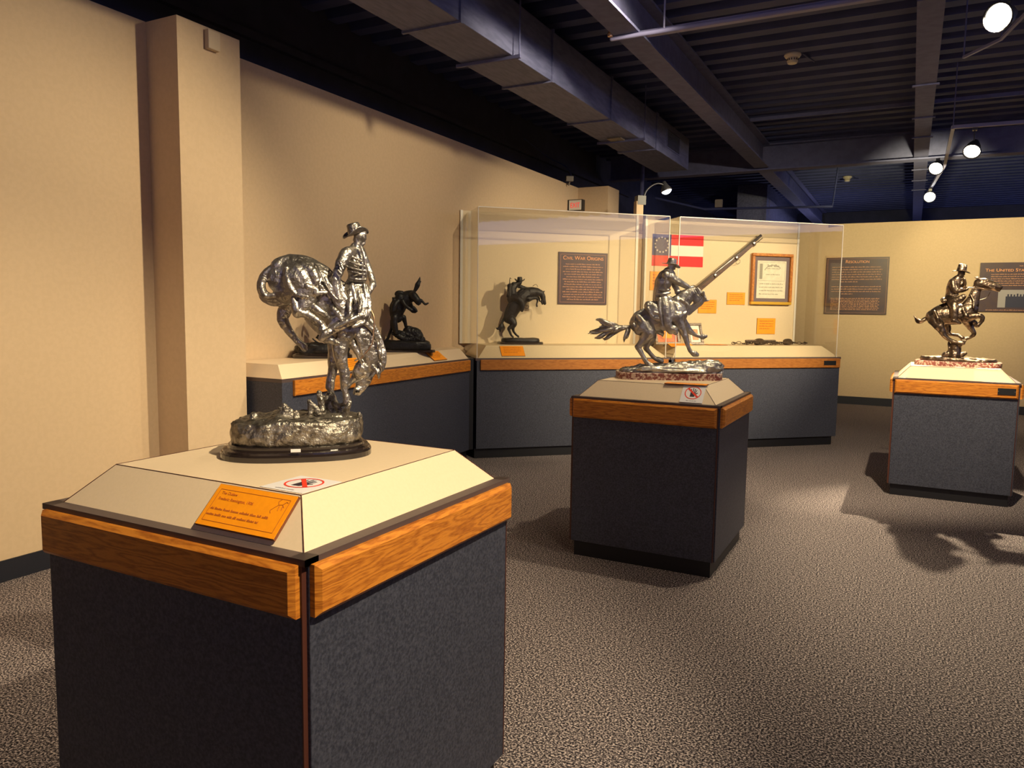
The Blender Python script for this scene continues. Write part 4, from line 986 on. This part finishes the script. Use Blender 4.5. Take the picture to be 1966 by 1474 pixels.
for q in ([(560, 580, 14, -.06), (590, 640, 16, -.085), (600, 690, 14, -.075)], [(830, 560, 16, -.08), (860, 620, 18, -.085)], [(900, 420, 10, -.04), (930, 480, 12, -.05), (930, 540, 12, -.06)], [(1040, 330, 9, -.045), (1090, 350, 8, -.04), (1130, 360, 6, -.035)]): b3.append(T(F, q, .8, seg=8))
remesh(b3, 'horse', 'bronze_warm', st3, .0045, smooth=2, disp=.003, dscale=.035)
bm = bmesh.new()
for k in range(10):
    f_ = k/9; x = 890+85*f_; y = 460-165*f_; T(F, [(x, y+8, 12, 0), (x-12, y-4, 10, -.01), (x-22, y+12, 4, -.01)], .8, sub=2, seg=8)(bm)
link('mane', bm, 'bronze_warm', st3, smooth=True)
r3 = [
 T(F, [(710, 470, 46, .0), (718, 420, 44, .0), (735, 360, 52, .0), (750, 310, 50, .0), (775, 275, 36, .0)], .75, seg=16),
 T(F, [(785, 262, 22, .0), (800, 240, 22, .0)], 1), T(F, [(808, 235, 26, .0), (815, 215, 29, .0), (815, 200, 28, 0)], .85), T(F, [(840, 225, 7, 0), (843, 232, 6, 0)], sub=2),
 T(F, [(735, 300, 32, -.05), (740, 345, 28, -.06), (765, 380, 25, -.06), (805, 380, 22, -.055), (845, 372, 18, -.04), (868, 358, 14, -.03)], .9),
 T(F, [(790, 300, 26, .05), (820, 340, 22, .05), (845, 320, 16, .02), (842, 280, 13, .0), (838, 262, 11, .0)], .9),
 T(F, [(700, 460, 42, -.03), (740, 480, 40, -.06), (790, 470, 32, -.075), (832, 440, 24, -.08)], .8),
 T(F, [(740, 490, 38, -.06), (750, 550, 34, -.085), (750, 610, 30, -.09), (745, 660, 26, -.09)], .8), T(F, [(745, 665, 26, -.09), (775, 680, 20, -.09), (800, 688, 13, -.09)], .8),
 T(F, [(700, 460, 42, .03), (740, 520, 36, .07), (760, 600, 28, .085), (770, 670, 20, .085)], .8)]
for q in ([(700, 420, 12, -.06), (740, 430, 14, -.065), (780, 420, 10, -.05)], [(720, 330, 8, -.06), (760, 350, 8, -.07)], [(690, 480, 16, -.05), (715, 560, 12, -.085), (700, 640, 8, -.085)], [(770, 300, 8, -.05), (765, 360, 8, -.055), (775, 410, 8, -.05)]): r3.append(T(F, q, .9, seg=8))
r3 += fingers(F, 862, 360, 1, -.1, 22, 6, -.03)
remesh(r3, 'rider', 'bronze_warm', st3, .004, smooth=2, disp=.003, dscale=.025)
hat(F, 815, 200, .0, 70, 62, 'hat', 'bronze_warm', st3, tilt=8, curl=.12, yaw=15, crown=.55)
bm = bmesh.new(); T(F, [(650, 478, 24, -.07), (648, 470, 26, .0), (650, 478, 24, .07)], sub=4)(bm); link('bedroll', bm, 'bronze_warm', st3, smooth=True)
cord(F, [(868, 352, -.03), (920, 355, -.04), (1000, 360, -.045), (1100, 378, -.035)], 4, 'rein', 'bronze_warm', st3)
cord(F, [(990, 470, -.03), (1030, 460, -.02), (1060, 440, -.01), (1085, 395, -.02)], 3, 'rein', 'bronze_warm', st3)
sp = [T(F, q, .9, sub=3, seg=10) for q in ([(750, 990, 50, 0), (755, 940, 40, 0), (750, 890, 30, -.01), (735, 860, 18, -.02)], [(770, 960, 36, .01), (790, 900, 24, .0), (820, 870, 20, -.02), (848, 860, 12, -.03)], [(700, 985, 26, 0), (705, 930, 16, 0), (695, 880, 10, 0), (700, 850, 6, 0)], [(660, 995, 30, 0), (700, 970, 24, 0)], [(820, 990, 24, 0), (850, 975, 16, .0)])]
remesh(sp, 'stump', 'bronze_warm', st3, .005, smooth=2, disp=.010, dscale=.025)
c3 = Vector((.375, 7.45, 1.08))
rock('bronze_ground', (c3.x+.0, c3.y), -8, .55, .26, 1.118, lambda x, y: .034-.006*x, 'bronze_warm', st3, amp=.006, fr=16, n=3.2, seed=4)
slab('marble_base', c3, -8, .64, .34, 1.08, [(.0, 0), (.0, .034), (.006, .040)], 'marble', st3, n=4.0, seg=64)

# ---- dark bronzes on the wall ledge and in the first case
st4 = thing('bronze_statuette', 'small black bronze of a bucking horse with heels high, on the wall ledge', 'sculpture', (-4.03, 5.66, 1.105))
F = Fig((-4.03, 5.66, 1.105), 36, 700, 500, 150/1164, 1.16)
b4 = [T(F, [(690, 530, 78, .0), (620, 560, 90, .0), (540, 620, 105, .0), (490, 710, 105, .0), (480, 800, 88, .0), (490, 850, 70, .0)], .75, seg=16),
 T(F, [(720, 530, 62, -.03), (775, 580, 48, -.05), (805, 640, 30, -.05), (835, 590, 20, -.05), (860, 605, 15, -.05), (900, 650, 17, -.05), (945, 636, 12, -.05)], .85),
 T(F, [(640, 600, 60, .03), (690, 690, 34, .05), (715, 745, 30, .05), (765, 752, 24, .05), (735, 690, 14, .05)], .85),
 T(F, [(445, 850, 50, -.03), (445, 930, 40, -.04), (455, 1010, 38, -.04), (470, 1075, 34, -.04)], .9),
 T(F, [(580, 850, 38, .03), (605, 930, 24, .04), (618, 1000, 20, .04), (630, 1070, 20, .04)], .9),
 T(F, [(415, 900, 30, .0), (400, 1010, 20, .0), (370, 1090, 17, .0), (345, 1160, 18, .0), (300, 1205, 14, .0)], .9),
 T(F, [(735, 470, 16, .0), (765, 420, 26, .0), (790, 360, 34, .0), (812, 300, 18, .0), (826, 240, 5, .0)], .7), T(F, [(800, 360, 20, .0), (840, 310, 6, .0)], .7)]
remesh(b4, 'horse', 'bronze_black', st4, .0045, smooth=2, disp=.004, dscale=.03)
r4 = [T(F, [(530, 600, 62, -.03), (525, 540, 60, -.03), (530, 510, 48, -.02)], .8), T(F, [(450, 640, 40, -.05), (440, 590, 30, -.05), (425, 560, 16, -.05)], .8), T(F, [(500, 600, 34, -.05), (450, 660, 36, -.07), (430, 740, 30, -.08)], .8),
      T(F, [(560, 600, 30, -.06), (620, 680, 20, -.08), (700, 740, 22, -.08)], .8), T(F, [(480, 500, 30, -.02), (500, 480, 30, -.02), (560, 478, 24, -.02)], .9)]
remesh(r4, 'rider', 'bronze_black', st4, .0042, smooth=2, disp=.003, dscale=.02)
rk = [T(F, [(420, 1085, 24, -.03), (520, 1130, 40, -.03), (620, 1185, 42, -.03)], .9), T(F, [(490, 1055, 20, .0), (600, 1090, 30, .0), (720, 1130, 30, .0)], .9), T(F, [(650, 1060, 70, .03), (760, 1090, 78, .03), (800, 1140, 70, .03)], .9), T(F, [(640, 1000, 26, .02), (690, 1000, 24, .02)]), T(F, [(560, 1170, 30, 0), (850, 1180, 50, 0)], .9)]
remesh(rk, 'fallen_log', 'bronze_black', st4, .005, smooth=2, disp=.012, dscale=.02)
cb = F.P(620, 1300, .0)
rock('rocky_ground', (cb.x, cb.y), 36, .44, .19, 1.125, lambda x, y: .082, 'bronze_black', st4, amp=.010, fr=12, n=3, seed=1, seg=64, rings=14)
slab('plinth', Vector((cb.x+.01, cb.y+.01, 1.105)), 36, .50, .22, 1.105, [(.0, 0), (.0, .016), (.006, .022)], 'plinth_black', st4, n=3.5)

st5 = thing('bronze_statuette', 'small black bronze of a rearing horse and rider inside the glass case', 'sculpture', (-3.68, 7.18, 1.135))
F = Fig((-3.68, 7.20, 1.135), 43, 930, 510, 140/1146, 1.16)
def rearing_pair(F):
    b5 = [T(F, [(385, 820, 78, .0), (420, 740, 92, .0), (470, 650, 100, .0), (545, 560, 100, .0), (610, 490, 95, .0), (660, 440, 85, .0)], .75, seg=16),
     T(F, [(650, 440, 84, .0), (730, 420, 74, .0), (810, 415, 62, .0), (875, 430, 48, .0)], .6, seg=16),
     T(F, [(890, 430, 40, .0), (915, 480, 40, .0), (930, 540, 32, .0), (948, 590, 24, .0)], .6, seg=14), T(F, [(930, 410, 12, -.01), (945, 398, 6, -.01)], sub=2), T(F, [(895, 560, 16, 0), (910, 605, 10, 0)], sub=2),
     T(F, [(690, 520, 45, -.04), (770, 505, 26, -.05), (820, 510, 20, -.05), (835, 550, 13, -.05), (822, 600, 12, -.05), (826, 635, 13, -.05)], .9),
     T(F, [(690, 500, 40, .04), (780, 470, 24, .05), (850, 500, 18, .05), (870, 560, 10, .05)], .9),
     T(F, [(410, 850, 66, -.03), (455, 900, 48, -.045), (430, 950, 34, -.045), (385, 985, 24, -.045), (400, 1040, 18, -.045), (425, 1095, 15, -.045), (450, 1118, 13, -.045)], .85),
     T(F, [(430, 840, 60, .03), (475, 910, 36, .045), (452, 970, 26, .045), (455, 1020, 18, .045), (490, 1075, 15, .045), (535, 1112, 15, .045)], .85),
     T(F, [(310, 830, 18, .0), (275, 900, 18, .0), (262, 960, 34, .0), (250, 1010, 18, .0), (255, 1045, 6, .0)], .8), T(F, [(270, 960, 28, .0), (215, 990, 18, .0), (185, 975, 6, .0)], .8), T(F, [(270, 950, 20, 0), (310, 965, 8, 0)], .8)]
    r5 = [T(F, [(440, 520, 74, .0), (430, 430, 66, .0), (432, 360, 64, .0), (465, 315, 52, .0)], .8, seg=16), T(F, [(600, 420, 60, .0), (540, 500, 70, .0), (480, 580, 60, .0)], .7), T(F, [(510, 290, 36, .0), (550, 265, 34, .0), (555, 240, 32, .0)], .9),
          T(F, [(400, 320, 38, -.03), (395, 400, 26, -.06), (400, 470, 22, -.07)], .9), T(F, [(520, 310, 32, .02), (600, 340, 26, .03), (660, 360, 24, .03), (700, 360, 20, .03)], .9),
          T(F, [(400, 300, 16, .02), (398, 260, 7, .02), (400, 205, 5, .02)], .9), T(F, [(470, 500, 50, -.05), (560, 540, 44, -.085), (600, 620, 36, -.09), (590, 700, 24, -.09)], .8), T(F, [(370, 480, 22, -.03), (375, 400, 12, -.05)])]
    r5 += fingers(F, 700, 358, 1, 0, 24, 7, .03)
    return b5, r5
b5, r5 = rearing_pair(F)
remesh(b5, 'horse', 'bronze_black', st5, .0045, smooth=2, disp=.004, dscale=.03)
remesh(r5, 'rider', 'bronze_black', st5, .0042, smooth=2, disp=.003, dscale=.02)
hat(F, 555, 240, .0, 76, 55, 'hat', 'bronze_black', st5, tilt=0, curl=.45, yaw=90)
cord(F, [(400, 205, .02), (405, 190, .02), (420, 205, .02)], 4, 'quirt', 'bronze_black', st5)
cord(F, [(640+38*cos(a/10*2*pi)+20, 645+28*sin(a/10*2*pi), -.09) for a in range(11)], 4, 'stirrup', 'bronze_black', st5, sub=1)
cord(F, [(760, 320, 0), (810, 292, 0), (840, 330, 0)], 3, 'rein', 'bronze_black', st5)
cb = F.P(565, 1200, .0)
rock('rocky_ground', (cb.x, cb.y), 43, .395, .20, 1.155, lambda x, y: .045, 'bronze_black', st5, amp=.006, fr=12, n=3.4, seed=2, seg=64, rings=14)
slab('plinth', Vector((cb.x, cb.y, 1.135)), 43, .485, .26, 1.135, [(.0, 0), (.0, .022), (.006, .028)], 'plinth_black', st5, n=3.5)

st6 = thing('bronze_statuette', 'black bronze on an oval plinth, mostly hidden behind the nearest bronze horse', 'sculpture', (-4.02, 4.55, 1.105))
c6 = Vector((-4.045, 4.53, 1.105))
slab('plinth', c6, 44, .455, .21, 1.105, [(.0, 0), (.0, .022), (.006, .028), (.016, .032), (.016, .040)], 'plinth_black', st6, n=2.8)
rock('rocky_ground', (c6.x, c6.y), 44, .40, .17, 1.143, lambda x, y: .075+.012*x, 'bronze_black', st6, amp=.018, fr=20, n=2.8, seed=6, seg=64, rings=14)
F = Fig(c6, 44, 460, 380, 640/1966)
cord(F, [(490, 865, .0), (462, 852, .0), (440, 838, .0), (432, 830, .0)], 4, 'twig', 'bronze_black', st6)
F = Fig(c6, 44, 587, 551, .098, 1.16)
b6, r6 = rearing_pair(F)
remesh(b6, 'horse', 'bronze_black', st6, .0045, smooth=2, disp=.004, dscale=.03)
remesh(r6, 'rider', 'bronze_black', st6, .0042, smooth=2, disp=.003, dscale=.02)

# move the children of each statuette into its own space
for s_ in (st, st2, st3, st4, st5, st6):
    iv = Matrix.Translation(-s_.location)
    for c in s_.children:
        c.data.transform(iv)
# ------------------------------------------------------------------ ceiling fittings and lamps
def spot_fixture(p, aim, label, r=.055, L_=.15, bulb='bulb', mount=3.30, light=None, group='ceiling spotlights'):
    t = thing('track_spotlight', label, 'spotlight', group=group)
    p = Vector(p); d = (Vector(aim)-p).normalized(); mx = Matrix.Translation(p) @ d.to_track_quat('Z', 'Y').to_matrix().to_4x4()
    bm = bmesh.new(); lathe(bm, [(.018, -L_-.03), (.03, -L_-.02), (.036, -L_), (r*.8, -L_*.55), (r, -.01), (r+.006, 0), (r+.006, .014), (r-.003, .014), (r-.003, -.008)], seg=20, mx=mx)
    link('lamp_housing', bm, 'fixture', t, smooth=True)
    bm = bmesh.new(); lathe(bm, [(r-.004, -.004), (r-.006, .003), (.002, .008)], seg=20, mx=mx); link('lens', bm, bulb, t)
    bm = bmesh.new(); q = p - d*(L_*.5); tube(bm, [q+Vector((0, 0, r*.8)), Vector((q.x, q.y, mount-.02))], .007, 6); box(bm, q.x-.02, q.x+.02, q.y-.03, q.y+.03, mount-.03, mount)
    link('stem', bm, 'fixture', t)
    return t
labels = {
 'near': ('spotlight high to the right over the nearest pedestal, above the picture edge', 3.94), 'mid': ('spotlight above the middle pedestal near the ceiling', 3.94),
 'wall': ('spotlight aimed at the left wall pilaster from the ceiling', 3.94), 'wall_far': ('spotlight aimed along the far part of the left wall', 3.94),
 'lampA': ('bright spotlight at the top right corner of the picture', 3.32), 'lampB': ('large glowing spotlight hanging at the corner of the hung track', 3.335),
 'lampC': ('glowing oval spotlight left of the largest glowing one', 3.32), 'lampD': ('smallest and farthest glowing spotlight on the track', 3.32),
 'case': ('spotlight near the ceiling aimed at the glass cases', 3.94), 'floor': ('spotlight over the open carpet at the right', 3.94), 'back': ('spotlight washing the back wall at the right', 3.94),
 'behind': ('added unseen spotlight bouncing fill light off the right-hand wall', 3.94), 'behind2': ('added unseen spotlight bouncing fill light off the wall behind the viewer', 3.94)}
FACE = {'lampA': (-.25, 4.1, 2.75), 'lampB': (.0, 7.0, 1.6), 'lampC': (-.25, 8.6, 2.2), 'lampD': (.0, 9.0, 1.5)}
for nm, p, aim, wt, cone, bl, col, rad in SPOTS:
    la, mz = labels[nm]; bright = nm.startswith('lamp')
    fa = FACE.get(nm, aim)
    t = spot_fixture(p, fa, la, r=.075 if bright else .055, bulb='bulb' if nm != 'lampD' else 'bulb_cool', mount=mz)
    d = (Vector(aim)-Vector(p)).normalized(); fd = (Vector(fa)-Vector(p)).normalized()
    pos = Vector(p)+fd*.04+d*.03
    if nm in ('lampB', 'lampC', 'lampD'): pos = Vector(p)+Vector((0, 0, -.10))+d*.08
    if nm == 'lampA': pos = Vector(p)+fd*.1
    l = lamp_light(nm, pos, Vector(aim), wt, cone, bl, col, rad); l.parent = t
# hung track, zig-zag run in front of the right beam
def track(name, label, pts, z, rods=(), th=.016):
    t = thing(name, label, 'lighting track'); bm = bmesh.new()
    for a, b in zip(pts, pts[1:]):
        a = Vector((*a, z)); b = Vector((*b, z)); mx = fram(a, b-a, Vector((0, 0, 1))); L_ = (b-a).length
        box(bm, 0, L_, -th, th, -th, th, mx=mx)
    link('rail', bm, 'pipe_paint', t)
    for x, y in rods:
        bm = bmesh.new(); tube(bm, [(x, y, z), (x, y, 3.95)], .006, 6); link('hanger_rod', bm, 'beam_paint', t)
    return t
TR = on_z(1830, 244, 3.34)
track('lighting_track', 'hung lighting track with a corner, carrying the large glowing spotlight at right', [(3.5, TR.y+.2), (TR.x, TR.y), (TR.x+.0, TR.y+2.1), (.12, 13.2)], 3.34, [(TR.x, TR.y), (2.4, TR.y+.15), (.2, 12.0)])
a = on_z(1850, 110, 3.35); b_ = on_z(1922, 75, 3.35)
track('lighting_track', 'short slanting lighting track near the top right corner', [(a.x, a.y), (b_.x, b_.y), (.60, 5.3)], 3.35, [(b_.x, b_.y), (a.x, a.y)], th=.009)
# pipes and sprinkler
t = thing('sprinkler_pipe', 'thin sprinkler pipe with brass head crossing under the near ceiling', 'pipe')
tube(bm := bmesh.new(), [(-2.16, 5.70, 3.585), (-.4, 5.70, 3.585)], .018, 10); link('pipe_run', bm, 'pipe_paint', t, smooth=True)
bm = bmesh.new(); lathe(bm, [(.02, 0), (.024, .02), (.016, .03), (.012, .06), (.03, .066), (.03, .07), (.004, .075)], c=(-2.16, 5.66, 3.59), seg=14); link('sprinkler_head', bm, 'brass', t)
for x in (-2.13, -1.75): tube(bm := bmesh.new(), [(x, 5.70, 3.59), (x, 5.70, 3.95)], .007, 6); link('hanger_rod', bm, 'pipe_paint', t)
def detector(label, p, s=1.0):
    bm = bmesh.new(); t = thing('smoke_detector', label, 'smoke detector', p, group='ceiling smoke detectors')
    lathe(bm, [(.075*s, 0), (.078*s, -.012*s), (.066*s, -.030*s), (.052*s, -.034*s)], seg=28); link('mounting_base', bm, 'white_plastic', t)
    bm = bmesh.new(); lathe(bm, [(.052*s, -.034*s), (.050*s, -.065*s), (.042*s, -.085*s), (.015*s, -.09*s)], seg=28); link('sensor_dome', bm, 'white_plastic', t)
    bm = bmesh.new()
    for k in range(14):
        a = 2*pi*k/14; box(bm, -.004, .004, .049*s, .053*s, -.062*s, -.045*s, mx=Matrix.Rotation(a, 4, 'Z'))
    link('vent_slots', bm, 'black_plastic', t)
    bm = bmesh.new(); tube(bm, [(.09, .02, -.002), (.16, .30, -.002)], .008, 6); link('conduit', bm, 'deck', t)
p = on_z(1522, 104, 3.94); detector('cream smoke detector on the near ceiling deck', p)
p = on_z(1627, 339, 3.94); detector('small distant smoke detector on the ceiling beyond the girder', p)
# gooseneck lamp on the post
t = thing('gooseneck_lamp', 'black gooseneck lamp clamped on top of the cream post, lit', 'lamp')
def gl(px, py, dd=.70): return on_plane(px, py, cp(0, dd, 0), NB)
link('clamp', CB(2.03, 2.13, .655, .745, 2.70, 2.80), 'black_plastic', t)
tube(bm := bmesh.new(), [gl(1234, 390), gl(1236, 378), gl(1241, 366), gl(1252, 356), gl(1265, 352), gl(1276, 356)], [.016, .016, .011, .009, .009, .009], 8, sub=3); link('gooseneck', bm, 'fixture', t, smooth=True)
bm = bmesh.new(); c = gl(1279, 364); lathe(bm, [(.012, .10), (.022, .095), (.035, .05), (.062, .0), (.064, -.02), (.058, -.02), (.05, .0)], c=c, seg=20, mx=Matrix.Rotation(-.35, 4, 'Y')); link('lamp_shade', bm, 'fixture', t, smooth=True)
bm = bmesh.new(); lathe(bm, [(.056, -.012), (.05, -.03), (.03, -.045), (.004, -.05)], c=c, seg=20, mx=Matrix.Rotation(-.35, 4, 'Y')); link('bulb', bm, 'bulb_cool', t, smooth=True)
lamp_light('e', c+Vector((0, 0, -.09)), c+Vector((.35, -.6, -1.6)), 30, 120, .7, (1, .95, .85), .04).parent = t
# little things high on the walls
tag(link('junction_box', B(-3.985, -3.945, 3.420, 3.513, 3.088, 3.205), 'beige_plastic', bevel=.006), 'small beige sensor box near the top of the left pilaster', 'sensor box')
t = thing('exit_sign', 'lit exit sign with red letters on the left wall behind the cases', 'exit sign')
link('sign_housing', B(-4.26, -4.045, 9.70, 9.80, 2.86, 3.01), 'black_plastic', t)
link('sign_face', B(-4.235, -4.055, 9.694, 9.70, 2.868, 3.0), 'exit_white', t)
text('EXIT', .095, fram((-4.145, 9.692, 2.90), (1, 0, 0), (0, 0, 1)), 'exit_red', t, sx=.72)
t = thing('security_camera', 'small grey security camera on top of the left wall', 'camera')
q = on_plane(1093, 343, (-4.2, 0, 0), Vector((1, 0, 0)))
link('camera_body', B(-.05, .05, -.10, .10, -.035, .035, mx=Matrix.Translation(q) @ Matrix.Rotation(.5, 4, 'Z') @ Matrix.Rotation(.15, 4, 'X')), 'grey_plastic', t, bevel=.008)
tube(bm := bmesh.new(), [q+Vector((0, .02, -.03)), q+Vector((-.02, .03, -.08)), Vector((q.x-.05, q.y+.04, WT-.005))], .012, 8); link('camera_bracket', bm, 'grey_plastic', t)
tube(bm := bmesh.new(), [q+Vector((0, .1, 0)), q+Vector((-.1, .15, .18)), q+Vector((-.34, .0, .32)), q+Vector((-.34, -.7, .42))], .008, 6, sub=4); link('cable', bm, 'deck', t, smooth=True)
t = thing('added_fill_lamp', 'cool fill lamp added out of sight behind the back wall partition to lift the far ceiling', 'lamp', (-1.6, 17.0, 0))  # added lamp, never in view: cool fill for the dark far ceiling
bm = bmesh.new(); lathe(bm, [(.15, 0), (.15, .02), (.015, .03), (.015, 1.95), (.12, 2.1), (.13, 2.1), (.02, 1.98)], seg=20); link('stand', bm, 'fixture', t)
ul = bpy.data.lights.new('ceiling_fill', 'POINT'); ul.energy = 32; ul.color = (.85, .82, 1.0); ul.shadow_soft_size = .06
uo = bpy.data.objects.new('ceiling_fill', ul); sc.collection.objects.link(uo); uo.parent = t; uo.location = (0, 0, 2.2)
# clutter beyond the left wall's end: dark column and pipe
tag(link('conduit_pipe', tube(bmesh.new(), [(-3.70, 11.2, .0), (-3.70, 11.2, 3.93)], .03, 8), 'beam_paint'), 'dark vertical conduit rising beyond the end of the left wall', 'pipe')
tag(link('cross_pipe', tube(bmesh.new(), [(-3.7, 11.9, 3.30), (-3.0, 12.2, 3.13), (-1.15, 12.6, 3.13), (-1.08, 12.6, 3.91)], .018, 8), 'deck'), 'thin dark pipe running level above the glass cases', 'pipe')
tag(link('speaker_box', B(-2.83, -2.72, 12.20, 12.25, 3.15, 3.27), 'grey_plastic'), 'tiny grey box hung below the level pipe beyond the gooseneck lamp', 'box')
# dark framed panel at the right edge
t = thing('standing_black_panel', 'tall black framed panel leaning at the right edge behind the pedestal', 'panel')
mx = Matrix.Translation((1.47, 8.95, 0)) @ Matrix.Rotation(.35, 4, 'Z') @ Matrix.Rotation(-.12, 4, 'Y')
link('panel_frame', B(-.055, .05, -.03, .45, 0, 1.33, mx=mx), 'black_plastic', t, bevel=.004)
link('panel_face', B(.05, .056, .02, .42, .05, 1.28, mx=mx), 'slate', t)
